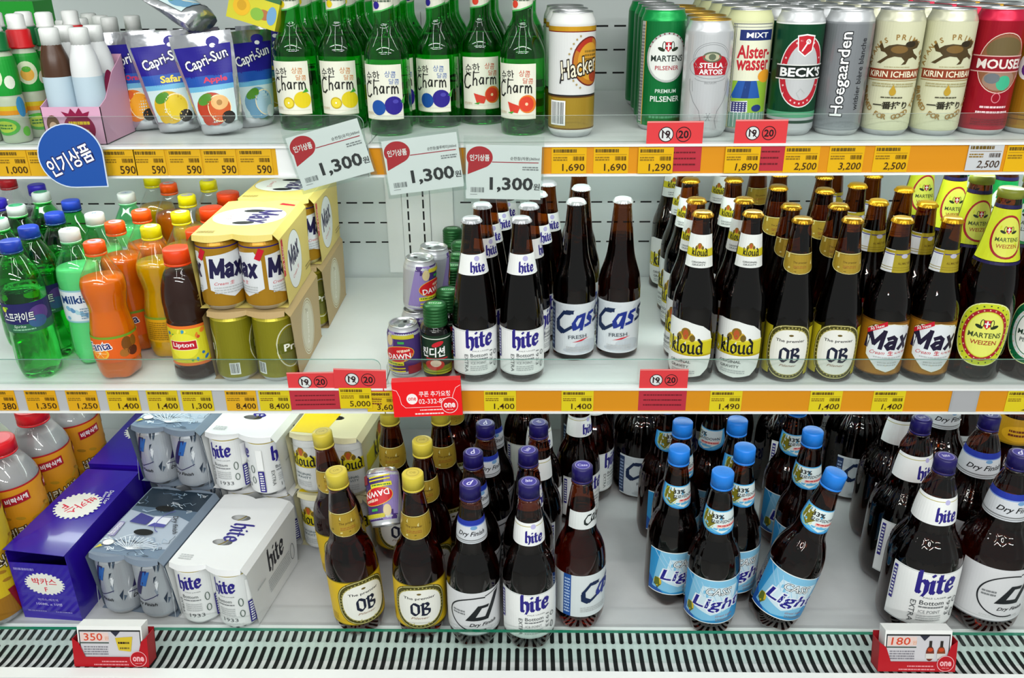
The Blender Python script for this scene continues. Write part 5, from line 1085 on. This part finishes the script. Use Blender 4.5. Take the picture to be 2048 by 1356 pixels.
p = onZ(1425, 585, Z2); at('kloud', p.x, p.y, Z2, d+'fourth in the left column', g, -34)
p = onZ(1462, 575, Z2); at('ob', p.x+.03, p.y, Z2, 'brown beer bottle with gold neck label seen between the yellow band columns', 'oval gold label bottles on the middle shelf', 10)
g = 'oval gold label bottles on the middle shelf'; d = 'oval gold-rim label beer bottle, '
for px, py, t, rz in ((1614, 437, 'front of the left column', -4), (1582, 408, 'second in the left column', 6), (1556, 370, 'third in the left column', 0), (1560, 343, 'fourth in the left column', 12), (1704, 437, 'front of the right column', -4), (1676, 407, 'second in the right column', -6), (1655, 376, 'third in the right column', 2), (1655, 350, 'fourth in the right column', 20)):
    by_cap('ob', px, py, Z2, 258, d+t, g, rz, YM)
g = 'red flash label bottles on the middle shelf'; d = 'red-flash gold label beer bottle, '
for px, py, t, rz in ((1800, 438, 'front of the left column', -4), (1760, 402, 'second in the left column', -8), (1733, 372, 'third in the left column', 20), (1717, 343, 'fourth in the left column', 30), (1902, 434, 'front of the right column', -8), (1857, 403, 'second in the right column', 0), (1828, 374, 'third in the right column', 24), (1780, 347, 'fourth in the right column', 40)):
    by_cap('max', px, py, Z2, 258, d+t, g, rz, YM)
g = 'yellow oval label bottles on the middle shelf'; d = 'big beer bottle with yellow oval label, '
p = capxy(2030, 378, Z2, 300)
for k in range(4): at('weizen', p.x-.008*k, max(p.y, YM+.006)+k*.083, Z2, d+ORD[k]+' of its row', g, (-10, -6, -6, 0)[k])
for k in range(4): at('pils', p.x+.086-.006*k, max(p.y, YM+.006)+k*.083, Z2, 'big green-label beer bottle cut by the edge, '+ORD[k]+' of its row', 'green label bottles on the middle shelf', -24)
# ---- tonic bottles and small cans
g = 'green capped tonic bottles on the middle shelf'
TX = [(873, 606), (893, 578), (905, 530), (917, 508), (922, 484), (906, 455)]
last = 0
for k, (px, py) in enumerate(TX):
    q = capxy(px, py, Z2, 122.5); yy = max(q.y, last+.047, YF+.031); yy = min(yy, YB-.03); last = yy
    at('tonic', q.x*yy/q.y, yy, Z2, f'small tonic bottle with ribbed green cap, {ORD[k]} of its line', g, -4)
q = capxy(891, 436, Z2, 122.5); at('tonic', -.13, YB-.036, Z2, 'small tonic bottle with ribbed green cap, last one against the back wall', g, 0)
g = 'small purple and silver tonic cans'
q = onZ(814, 744, Z2); y0 = max(q.y, YF+.034)
at('dawn', q.x, y0, Z2, 'small purple tonic can standing at the front beside the green tonic', g, -14)
q2 = onZ(850, 507, Z2+.177)
at('dawn', q2.x-.012, y0+.058, Z2, 'small silver tonic can under the tilted one', g, 60)
at('dawn', q2.x-.012, y0+.058, Z2+.0884, 'small purple and silver tonic can, tilted on top of another can', g, 58, (0, 3.5))
at('dawn', q2.x+.004, y0+.115, Z2, 'lower small tonic can of the rear stack', g, 120)
at('dawn', q2.x+.004, y0+.115, Z2+.0884, 'small silver tonic can, top of the rear stack', g, 130, (0, 4))
# ---- soft drinks
SY = YF+.0075+.035
g = 'blue capped lemon-lime bottles'
for k, (px, py) in enumerate(((18, 480), (55, 452), (107, 425), (140, 400))): by_cap('sprite', px, py, Z2, 225, 'lemon-lime soda bottle with blue cap, '+ORD[k]+' of its line', g, (14, 20, 10, 30)[k], SY)
g = 'green cider bottles with white caps'
for k, (px, py) in enumerate(((30, 437), (65, 410), (113, 383))): q = capxy(px, py, Z2, 225); at('cider', q.x-.03, q.y+.012*0, Z2, 'soda bottle with green-disc white cap, '+ORD[k]+' of its line', g)
g = 'pale milky soda bottles'
for k, (px, py) in enumerate(((143, 457), (189, 431), (251, 385))): by_cap('milkis', px, py, Z2, 226, 'milky soda bottle with plain white cap, '+ORD[k]+' of its line', g, (20, 30, 0)[k], SY)
g = 'orange soda bottles'
for k, (px, py, h) in enumerate(((187, 482, 0), (228, 452, 0), (270, 424, 0), (336, 366, 0))): by_cap('fanta', px, py, Z2, 224, 'orange soda bottle with orange cap, '+(ORD[k] if k < 3 else 'last one at the back')+' of its line', g, (8, 30, 20, 0)[k], SY)
g = 'yellow soda bottles'
for k, (px, py) in enumerate(((317, 450), (354, 423), (373, 391), (412, 362), (303, 352))): by_cap('pine', px, py, Z2, 224, 'yellow soda bottle with yellow cap, '+('front of its line', 'second in its line', 'third in its line', 'back one nearest the gold packs', 'last one left of the orange cap')[k], g, 10*k, SY)
g = 'iced tea bottles with orange caps'
for k, (px, py) in enumerate(((357, 495), (388, 462), (420, 415), (455, 384))): by_cap('lipton', px, py, Z2, 213, 'dark iced tea bottle with big orange cap, '+ORD[k]+' of its line', g, 0, SY)
q = capxy(14, 357, Z2, 225); at('cola', q.x, q.y, Z2, 'dark cola bottle with red cap at the back left', 'dark soda bottles')
q = capxy(68, 372, Z2, 225); at('grape', q.x, min(q.y, YB-.04), Z2, 'dark soda bottle with purple cap behind the white caps', 'dark soda bottles')
q = capxy(6, 398, Z2, 225); at('grape', q.x-.012, q.y, Z2, 'dark soda bottle with purple cap cut by the picture edge', 'dark soda bottles')
# ---- gold packs
g = 'gold can packs on the middle shelf'
px0 = onZ(515, 757, Z2).x; y0 = YF+.0075+.101
inst_pack(PK['ob'], (px0, y0, Z2), 'olive gold six pack of cans, lower front one of the stack', g)
inst_pack(PK['ob'], (px0+.004, y0+.203, Z2), 'olive gold six pack of cans, lower rear one of the stack', g)
inst_pack(PK['max'], (px0-.006, y0+.002, Z2+.1215), 'yellow six pack of cans, upper front one of the stack', g, 1)
inst_pack(PK['max'], (px0+.002, y0+.206, Z2+.1215), 'yellow six pack of cans, upper rear one of the stack', g)
# ---- top shelf: soju
T1 = YF+.0075+.0335
d = 'green soju bottle picturing '
FR = {'yuzu': 'a yellow citron', 'berry': 'blue berries', 'grape': 'a red grapefruit'}
cols = (('yuzu', 606, 254, -2, 'left column'), ('yuzu', 692, 254, 4, 'right column'), ('berry', 783, 265, -2, 'left column'), ('berry', 879, 249, -10, 'right column'), ('grape', 966, 244, 10, 'left column'), ('grape', 1046, 264, -12, 'right column'))
for kd, px, py, rz, cl in cols:
    q = onZ(px, py, Z1); yy = max(q.y, T1)
    for k in range(4): at('soju_'+kd, q.x*yy/q.y+.002*k, yy+k*.068, Z1, f'{d}{FR[kd]}, {ORD[k]} of its {cl}', f'soju bottles with {kd} label', rz+(0, 25, -20, 60)[k])
# ---- top shelf: cans
g = 'tall beer cans on the top shelf'
def can_row(k, px, py, n, desc, rz=0, dx=0, y=None, step=.0668, turn=17):
    q = onZ(px, py, Z1); yy = y or max(q.y, T1)
    for i in range(n): at(k, q.x*yy/q.y+dx*i, yy+i*step, Z1, f'{desc}, {ORD[i]}', g, rz+(turn*i if i else 0))
can_row('can_hack', 1141, 268, 3, 'white and gold beer can with orange round picture', -6, -.003)
can_row('can_mart', 1318, 255, 4, 'green beer can with white round label', 2, .004)
q = onZ(1282, 250, Z1)
can_row('can_stella', 1405, 268, 5, 'silver beer can with red plaque and gold lid', 0, -.002)
can_row('can_alster', 1496, 262, 5, 'cream beer can with tent picture and red lettering', -4, -.003)
can_row('can_beck', 1587, 264, 5, 'dark green beer can with red oval ring', -2, -.003)
can_row('can_hoeg', 1676, 264, 5, 'grey beer can with upright white lettering', 2, -.003)
for px, t in ((1766, 'left'), (1857, 'right')): can_row('can_kirin', px, 264, 5, f'cream beer can with brown beast emblem, {t} row', -14 if t == 'left' else -6, -.003)
can_row('can_mous', 1948, 263, 5, 'red beer can with round picture', -4, -.003)
can_row('can_gold', 2038, 262, 5, 'gold beer can cut by the picture edge', -30, -.003)
# ---- top shelf: kids drinks
g = 'kids drink bottles on the top shelf'; d = 'green-sleeved kids drink bottle with '
ky = T1-.004
for i, (px, c) in enumerate(((-20, 'red'), (36, 'green'), (94, 'green'), (150, 'green'))):
    q = onZ(px, 262, Z1); x = q.x; y_ = ky+(.066 if i == 3 else 0)
    at('kid_'+c, x+(.008 if i == 3 else 0), y_, Z1, f'{d}{c} collar, {("half cut at the picture edge", "leftmost whole one of the front row", "second whole one of the front row", "behind the corner of the pink tray")[i]}', g, 10*(i % 2)-5)
    at('kid_red', x+.012, y_+.042, Z1, f'{d}red collar, second row behind the {("picture edge one", "leftmost whole one", "second whole one", "tray corner one")[i]}', g, 40)
    if i < 3: at('kid_green', x+.006, y_+.084, Z1, f'{d}green collar, third row behind the {("picture edge one", "leftmost whole one", "second whole one")[i]}', g, 80)
o = link('drink_carton', mesh_of('drink_carton', [box(-45, -30, 0, 45, 30, 178, P('1f9a2e')), Art().rect(-45, 20, 45, 60, P('8fce3a')).rect(-45, 130, 45, 140, P('2fae2a')).piece(flat((0, -30, 0), (1, 0, 0), (0, 0, 1)))]))
o.location = (-.82, 1.46, Z1+.0006); tag(o, 'bright green drink carton behind the kids drinks', 'carton')
# pink tray with little bottles
tx, ty = onZ(188, 276, Z1).x, YF+.0085+.0315
t = bpy.data.objects.new('display_tray', None); COL.objects.link(t); t.location = (tx, ty, Z1+.0004); t.rotation_euler = (0, 0, radians(0)); RECT.append((tx, ty+.018, Z1, .0425, .049, 0)); tag(t, 'pink cardboard display tray with strawberry logo holding white capped drinks', 'tray')
PK_ = P('d9a5c0'); PK2 = P('b98aa6'); w2 = 42
b = Art(); b.ell(8, 22, 22, 21, P('8a1440'), 28).poly([(-8, 38), (-14, 46), (-4, 43), (0, 50), (6, 43), (12, 51), (16, 43), (26, 46), (22, 38)], P('8a1440')).text('키즈', 10, 17, 12, P('e2c02a'), w=22, bold=.05, rot=-6).bars(-6, 26, 24, 34, 1, P('e2c02a'), 3).bars(-4, 4, 18, 10, 2, P('c9587f'), 4)
b.ell(-28, 28, 9, 13, P('6a4a2c'), 16).ell(-28, 24, 6, 8, P('d8b090'), 14)
ps = [box(-w2, -30, 0, w2, -29, 52, PK_), box(-w2, 65, 0, w2, 66, 112, PK_), box(-w2, -30, 0, w2, 66, 1, PK2), b.piece(flat((0, -30, 0), (1, 0, 0), (0, 0, 1)))]
for x in (-w2, w2-1):
    pf = [(-30, 0), (66, 0), (66, 112), (26, 92), (-8, 60), (-30, 52)]; v = [(x, y, z) for y, z in pf]+[(x+1, y, z) for y, z in pf]; n = 6
    ps.append((v, [tuple(range(n))[::-1], tuple(range(n, 2*n))]+[(i, (i+1) % n, n+(i+1) % n, n+i) for i in range(n)], PK_, False))
e = Art(); e.ell(24, 66, 17, 30, P('8a1440'), 24).bars(6, 60, 20, 88, 3, P('e2c02a'), 8)
ps.append(e.piece(flat((w2-1.2, 40, 0), (0, -1, 0), (0, 0, 1)), base=.2))
link('tray_body', mesh_of('tray_body', ps), t)
sx = [(-.022, -.009), (.022, -.009), (-.022, .0385), (.022, .0385)]
for i, (dx, dy) in enumerate(sx): at('wcap' if i != 0 else 'wcap_b', tx+dx*.932, ty+dy*.9+.004, Z1+.0012, 'white capped little drink bottle inside the pink tray, '+('front beside the sleeve bottles', 'front beside the juice pouches', 'rear beside the sleeve bottles', 'rear beside the juice pouches')[i], 'little white capped drinks', 0)
for i, (px, Y, k, nm) in enumerate(((150, 1.40, 'wcap', 'behind the dark green collars'), (180, 1.44, 'wcap', 'second behind the pink tray'), (222, 1.50, 'wcap_g', 'with lime shoulders at the back'), (240, 1.46, 'wcap', 'behind the first juice pouch'), (272, 1.48, 'wcap', 'nearest the fallen juice pouch'), (200, 1.56, 'wcap', 'last against the wall'))):
    q = rail(px, 150, Y); at(k, q.x, Y, Z1, 'little drink bottle with white cap, '+nm, 'little white capped drinks', 0)
    # raised on the shelf behind
# juice pouches
FOIL = principled('silver_foil', 'd9dbe0', .22, metal=.9, bump=(26, .5, .006))
def pouch(flav, seed):
    Wd, Hh = 88, 139; r = random.Random(seed); nx, nz = 14, 18
    ph = [r.uniform(0, 6) for _ in range(6)]
    def pt(u, v, off, sg):
        f = v/Hh; T = 21*(1-f)**.75*min(1, (f+.02)/.05)**.4 if f < .96 else 0
        e = max(0, 1-(2*u/Wd)**2); wob = 1.3*sin(u*.13+ph[0])*sin(v*.09+ph[1])*(f > .1)+1.6*sin(v*.05+ph[2])*f
        top = 2.2*sin(u*.09+ph[3])*f**3
        pinch = .64+.36*min(1, f*1.1)**.75
        return (u*pinch, -sg*(T*e**.6)-sg*off+wob+top*2, v)
    V, Fc = [], []
    for i in range(nx): Fc.append((i, (nx+1)*(nz+1)+i, (nx+1)*(nz+1)+i+1, i+1))
    for sg in (1, -1):
        b = len(V)
        for j in range(nz+1):
            for i in range(nx+1): V.append(pt(-Wd/2+Wd*i/nx, Hh*j/nz, 0, sg))
        for j in range(nz):
            for i in range(nx):
                q = [b+j*(nx+1)+i, b+j*(nx+1)+i+1, b+(j+1)*(nx+1)+i+1, b+(j+1)*(nx+1)+i]; Fc.append(q if sg == 1 else q[::-1])
    a = Art(); B1, B2, B3, B4 = P('231a86'), P('2050a8'), P('6aaed0'), P('c3d8d8')
    a.poly([(-40, 122), (40, 122), (38, 80), (-38, 80)], B1).rect(-37.5, 67, 37.5, 82, B2).rect(-37, 60, 37, 68, B3).rect(-36.5, 16, 36.5, 61, B4).ell(16, 126, 9, 7, B1, 18).ell(15, 121, 4, 3, W_, 12)
    F_ = {'orange': ('d8761c', 'e8a01e', 'Orange', 'c8305a'), 'safari': ('c9a41c', 'dcc030', 'Safari', 'e6d24a'), 'apple': ('b0381c', 'c85a2a', 'Apple', 'd23a5a'), 'mix': ('6a9ab8', 'a9c9d8', 'Mix', '3a9ad0')}[flav]
    a.ell(-4, 36, 28, 23, P(F_[0]), 26).ell(8, 36, 21, 19, P(F_[1]), 24).ring(8, 36, 21, 19, 1.6, P('eeddb0'), 24).ell(-14, 50, 14, 7, P('4f8a2c' if flav != 'orange' else 'd25a1c'), 16, rot=20).ell(22, 22, 12, 9, P('23201c' if flav != 'mix' else 'dfe8ea'), 14).ell(-18, 22, 10, 8, P(F_[0]), 14)
    if flav == 'apple': a.ell(10, 44, 15, 10, P('e0b070'), 18).ell(10, 44, 5, 4, P('a87a3a'), 12)
    a.otext('Capri-Sun', 2, 101, 19, W_, P('151255'), w=66, bold=.05, rot=14, ob=.11)
    if flav != 'mix': a.text(F_[2], 10, 75, 10, P(F_[3]), w=38, bold=.06)
    ps = [(V, Fc, FOIL, True), a.piece(lambda u, v, o: pt(u, v, o, 1), 4, 4, base=1.0)]
    return ('juice_pouch', 'pouch', [('pouch_body', mesh_of('pouch_body', ps), None)])
for i, f in enumerate(('orange', 'safari', 'apple', 'mix')): K['p_'+f] = pouch(f, i+3)
g = 'foil juice pouches on the top shelf'; d = 'silver and blue juice pouch '
def pch(f, px, py, dy, label, rz, tilt): q = onZ(px, py, Z1); yy = max(q.y, YF+.040)+dy; return at('p_'+f, q.x*yy/q.y, yy, Z1+.0006+.033*sin(radians(abs(tilt[1]))), d+label, g, rz, tilt)
pch('orange', 294, 272, .050, 'with orange picture beside the pink tray', 6, (0, -3))
pch('safari', 362, 268, .014, 'with yellow lettering, second in the front row', 12, (0, -5))
pch('apple', 448, 270, .004, 'with apple picture in the middle of the front row', 8, (0, -6))
pch('mix', 516, 258, .030, 'turned sideways next to the apple pouch', 52, (0, 0))
pch('safari', 556, 245, .075, 'half hidden by the first soju bottle', 20, (0, -2))
for i in (2,):
    q = onZ(300+i*75, 250, Z1); at('p_'+('apple', 'orange', 'apple', 'mix')[i], q.x*1.06+.004, 1.352, Z1+.004, d+'standing in the second row, '+('behind the orange one', 'behind the yellow lettered one', 'behind the apple one', 'behind the sideways one')[i], g, (4, -4, 4, -6)[i], (0, -3))
o = at('p_mix', -.470, 1.312, Z1+.154, d+'lying tilted across the tops of the others', g); o.rotation_euler = (Matrix.Rotation(radians(62), 3, 'Z') @ Matrix.Rotation(radians(-66), 3, 'X')).to_euler()
o = link('juice_box', mesh_of('juice_box', [box(-52, -22, 0, 52, 22, 60, P('c9c22a')), box(-52.2, -22.2, 52, 52.2, 22.2, 60.2, P('2f6a3a')), Art().ell(-24, 28, 18, 18, P('e0b01c'), 22).ell(-24, 30, 10, 10, P('c99a14'), 18).ell(24, 24, 14, 10, P('a86a3a'), 18).ell(40, 26, 10, 18, P('6a9ac0'), 16).ell(10, 22, 14, 12, P('7fae3a'), 16).piece(flat((0, -22, 0), (1, 0, 0), (0, 0, 1)))]))
o.location = (-.402, 1.335, Z1+.149); o.scale = (.72, .7, .72); o.rotation_euler = (radians(-8), radians(16), radians(-8)); tag(o, 'yellow and green pineapple juice box lying on top of the pouches', 'box')
# ---- bottom deck
BM = GY+.003+.043
g = 'big rice drink bottles'; d = 'orange-wrapped big rice drink bottle with red cap, '
for i, (x, y) in enumerate(((-.872, 1.098), (-.858, 1.198), (-.851, 1.300), (-.846, 1.402))): at('rice' if i else 'rice_y', x, y, Z3, ('big rice drink bottle with yellow wrap, cut by the picture edge', d+'second in its line', d+'third in its line', d+'last in its line under the rail')[i], g, (30, 18, 22, 40)[i])
at('milk_big', -.962, 1.30, Z3, 'big pale bottle cut by the picture edge behind the rice drinks', g)
# energy drink cartons
def carton(loc, rz, label, open_):
    wd, dp, ht = 100, 236, 133; V1 = principled('purple_card', '2a0f9c', .22, spec=.6, coat=.4)
    def badge(a, cx, cy, rx, ry, rot=0):
        n = 26; pts = []
        for k in range(n*2): t = 2*pi*k/(2*n); q = 1 if k % 2 else .9; pts += [(cx+rx*q*cos(t-.05), cy+ry*q*sin(t-.05)), (cx+rx*q*cos(t+.05), cy+ry*q*sin(t+.05))]
        a.poly(pts, P('e4e6de')); a.text('박카스', cx+ry*.18*sin(radians(rot)), cy+ry*.22*cos(radians(rot)), ry*.62, P('d01838'), w=rx*1.2, bold=.03, rot=rot).text('F', cx-ry*.45*sin(radians(-rot))*-1 if rot else cx, cy-ry*.5 if not rot else cy, ry*.4, P('d01838'), bold=.03, rot=rot)
    f = Art(); badge(f, 2, 72, 34, 22); f.rect(-49, 50, 49, 50.6, P('4a3ab8')).text('박카스-에프액', 0, 40, 5, P('b9b4e0'), w=34).text('100ML x 10병', 0, 31, 6, P('b9b4e0'), w=44, bold=.02).bars(-40, 14, -8, 18, 1, P('8a84c8'), 2).bars(8, 14, 36, 18, 1, P('8a84c8'), 3).bars(-44, 96, -10, 104, 1, P('8a84c8'), 4)
    t = Art(); n = 26; pts = []
    for k in range(n*2): an = 2*pi*k/(2*n); q = 1 if k % 2 else .9; pts += [(38*q*cos(an-.05), 4+38*q*sin(an-.05)), (38*q*cos(an+.05), 4+38*q*sin(an+.05))]
    t.poly(pts, P('e4e6de')).text('박카스', 4, 6, 20, P('d01838'), w=52, bold=.03, rot=-114).text('F', -20, -2, 16, P('d01838'), bold=.03, rot=-114).text('Drive Your', 38, 34, 7, W_, w=40, rot=-80, shear=.2).text('Energy', 29, 36, 7, W_, w=26, rot=-80, shear=.2)
    zt = ht; ps = [box(-wd/2, -dp/2, 0, wd/2, dp/2, 1, V1), box(-wd/2, -dp/2, 1, -wd/2+1, dp/2, zt-1, V1), box(wd/2-1, -dp/2, 1, wd/2, dp/2, zt-1, V1), box(-wd/2, dp/2-1, 1, wd/2, dp/2, zt-1, V1)]
    RECT.append((loc[0], loc[1], loc[2], .051, .122, radians(rz)))
    r = bpy.data.objects.new('energy_drink_carton', None); COL.objects.link(r); r.location = loc; r.rotation_euler = (0, 0, radians(rz)); tag(r, label, 'carton', 'purple energy drink cartons')
    link('carton_body', mesh_of('carton_body', ps), r)
    hf = 112 if open_ else zt-1
    link('front_panel', mesh_of('front_panel', [box(-wd/2+1, -dp/2, 1, wd/2-1, -dp/2+1, hf, V1), f.piece(flat((0, -dp/2, 0), (1, 0, 0), (0, 0, 1)), base=.2)]), r)
    lv = 5 if open_ else 0
    link('lid', mesh_of('lid', [([(-wd/2, -dp/2-3, zt+lv), (wd/2, -dp/2-3, zt-1), (wd/2, dp/2, zt), (-wd/2, dp/2, zt), (-wd/2, -dp/2-3, zt+lv+.9), (wd/2, -dp/2-3, zt-.1), (wd/2, dp/2, zt+.9), (-wd/2, dp/2, zt+.9)], [(0, 3, 2, 1), (4, 5, 6, 7), (0, 1, 5, 4), (1, 2, 6, 5), (2, 3, 7, 6), (3, 0, 4, 7)], V1, False), t.piece(lambda u, v, o: (u, v, zt+.9+o+max(0, .5-v/dp)*(lv*(.5-u/wd)-1*(.5+u/wd))), 10, 10, base=2.0 if open_ else .35)]), r)
carton((-.766, 1.200, Z3), -5, 'purple energy drink carton with white cog badge, opened at the front', True)
carton((-.757, 1.458, Z3), -3, 'purple energy drink carton lying behind the opened one', False)
g = 'can packs on the bottom deck'
inst_pack(PK['dry'], (-.628, 1.182, Z3), 'silver and blue six pack with lightning print, front bottom one', g, -9)
inst_pack(PK['dry'], (-.6088, 1.3935, Z3), 'silver and blue six pack hidden under the upper one', g, -9)
inst_pack(PK['dry'], (-.6178, 1.3735, Z3+.1226), 'silver and blue six pack with lightning print, upper rear one', g, -9)
inst_pack(PK['hite'], (-.4905, 1.160, Z3), 'white six pack with blackletter sides, front bottom one', g, -9)
inst_pack(PK['hite'], (-.472, 1.372, Z3), 'white six pack hidden under the upper one', g, -9)
inst_pack(PK['hite2'], (-.481, 1.352, Z3+.1222), 'white six pack with blackletter cans, upper rear one', g, -9)
inst_pack(PK['kloud'], (-.3355, 1.3505, Z3), 'yellow banded six pack of white cans, lower one beside the amber bottles', g, -9)
inst_pack(PK['kloud'], (-.3355, 1.3505, Z3+.1222), 'yellow banded six pack of white cans, upper one beside the amber bottles', g, -9)
d = 'yellow-capped plastic beer bottle, '; g = 'yellow capped plastic beer bottles'
OBS = []
for px, py, t, rz, tl in ((692, 940, 'front one nearest the white packs', 26, (0, -3)), (668, 862, 'second one beside the yellow banded packs', 20, (0, -4)), (825, 945, 'front one beside the silver label bottles', 0, (0, 0)), (848, 880, 'second behind the front one by the silver labels', 10, (0, 0)), (757, 815, 'third row with its cap at the rail', 8, (0, 0)), (868, 818, 'third row half covered by the coupon envelope', 20, (0, 0))):
    by_cap('ob_pet', px, py, Z3, 288, d+t, g, rz, BM, tilt=tl)
at('ob_pet', -.145, 1.42, Z3, d+'last one in the dark at the back', g, 20)
q = onZ(779, 975, Z3+.215); at('dawn', q.x-.010, q.y, Z3+.250, 'small purple can wedged upside down among the yellow capped bottles', 'wedged small can', 190, (142, -10))
d = 'silver-label plastic beer bottle, '; g = 'silver label plastic beer bottles'
y = 0
for k, (px, py) in enumerate(((940, 965), (947, 905), (970, 845), (985, 795))): q = capxy(px, py, Z3, 282); y = max(q.y, y+.0835, BM); at('d_pet', q.x*y/q.y, y, Z3, d+ORD[k]+' of its column', g, (4, 30, 34, 20)[k])
d = 'white blackletter plastic beer bottle, '; g = 'white label plastic beer bottles'
y = 0
for k, (px, py) in enumerate(((1058, 962), (1055, 925), (1077, 850), (1075, 790))): q = capxy(px, py, Z3, 288); y = max(q.y, y+.0835, BM-.004); at('hite_pet', q.x*y/q.y, y, Z3, d+ORD[k]+' of its column', g, (0, 60, -50, 0)[k])
K['hite_red'] = mk_pet(288, 41, purple_cap(288, 'hite'), hite_main(Art(), 1.05, 118, 30, 84), hite_neck(190, 228, 92), L_BEERR, t=10, nt=10)
q = onZ(1152, 848, Z3+.209); at('hite_red', q.x, q.y, Z3, d+'reddish one behind the amber bottle', g, 30)
q = onZ(1195, 835, Z3+.209); at('hite_red', q.x, q.y+.05, Z3, d+'rearmost reddish one by the bare deck', g, 50)
q = capxy(1165, 930, Z3, 288); at('cass_pet', q.x, q.y, Z3, 'amber plastic beer bottle with dark brush lettering, at the end of the front row', 'brush letter plastic bottles', 0)
q = onZ(1243, 870, Z3); at('cass_big', q.x, min(q.y, 1.61), Z3, 'dark plastic beer bottle with grey label far back on the bare deck', 'brush letter plastic bottles', -4)
q = onZ(1180, 860, Z3); at('cass_big', q.x-.01, 1.58, Z3, 'dark plastic beer bottle far back behind the reddish ones', 'brush letter plastic bottles', -20)
d = 'sky-blue capped plastic beer bottle, '; g = 'sky blue capped plastic beer bottles'
for px, py, t, rz in ((1445, 938, 'front middle one', 0), (1375, 910, 'front left one', 20), (1488, 908, 'second row right one behind the front middle', 14), (1367, 848, 'third row left one', 30), (1478, 845, 'third row right one', 34), (1348, 800, 'fourth row left one under the rail', 40), (1430, 802, 'fourth row middle one under the rail', -50), (1627, 860, 'standing behind the tilted one', -8), (1597, 800, 'fourth row right one under the rail', 4)):
    by_cap('light', px, py, Z3, 284, d+t, g, rz, BM)
q = onZ(1538, 1236, Z3); at('light', q.x, q.y, Z3+.004, d+'tilted over to the side at the front', g, -4, (0, 14))
d = 'big grey-label plastic beer bottle, '; g = 'brush letter plastic bottles'
q = onZ(1688, 972, Z3); at('cass_big', q.x, q.y, Z3, d+'between the sky blue and white labels', g, -4)
at('cass_big', q.x+.01, q.y+.114, Z3, d+'second between the sky blue and white labels', g, 10); at('cass_big', q.x-.112, q.y+.02, Z3, d+'behind the upright sky blue bottles', g, 0)
d = 'big white blackletter plastic bottle, '; g = 'big white label plastic bottles'
y = 0
for k, (px, py) in enumerate(((1893, 912), (1847, 840), (1822, 790))): q = capxy(px, py, Z3, 306); y = max(q.y, y+.113); at('hite_big', q.x*y/q.y, y, Z3, d+ORD[k]+' of its column', g, (0, 14, 24)[k])
d = 'big silver-label plastic bottle, '; g = 'big silver label plastic bottles'
y = 0
for k, (px, py) in enumerate(((2040, 905), (1960, 832), (1930, 785))): q = capxy(px, py, Z3, 306); y = max(q.y, y+.113); at('d_big', q.x*y/q.y, y, Z3, d+ORD[k]+' of its column', g, (0, -8, 10)[k])
for k, (x, y) in enumerate(((-.10, 1.47), (-.01, 1.48))): at('d_pet' if k == 0 else 'hite_pet', x, y, Z3, ('silver-label plastic beer bottle, last in the dark at the back', 'white blackletter plastic beer bottle, last in the dark at the back')[k], ('silver label plastic beer bottles', 'white label plastic beer bottles')[k], 20)
for k, (x, y) in enumerate(((.19, 1.46), (.28, 1.49), (.37, 1.50))): at('cass_big', x, y, Z3, 'big grey-label plastic beer bottle, back row behind the sky-blue caps, '+('leftmost', 'middle', 'rightmost')[k], g.replace('silver', 'silver'), (-10, 20, 6)[k])
for k, (x, y) in enumerate(((.50, 1.48), (.61, 1.52), (.72, 1.53), (.84, 1.50))): at('hite_big' if k < 2 else 'd_big', x, y, Z3, ('big white blackletter plastic bottle' if k < 2 else 'big silver-label plastic bottle')+', back row under the rail, '+('leftmost', 'second', 'third', 'rightmost')[k], 'big bottles in the back row', (30, -20, 10, 0)[k])
at('gold_big', .80, 1.33, Z3, 'dark big plastic beer bottle with gold neck band behind the silver labels', 'big gold label plastic bottles', -10)
settle()
bpy.context.view_layer.update()
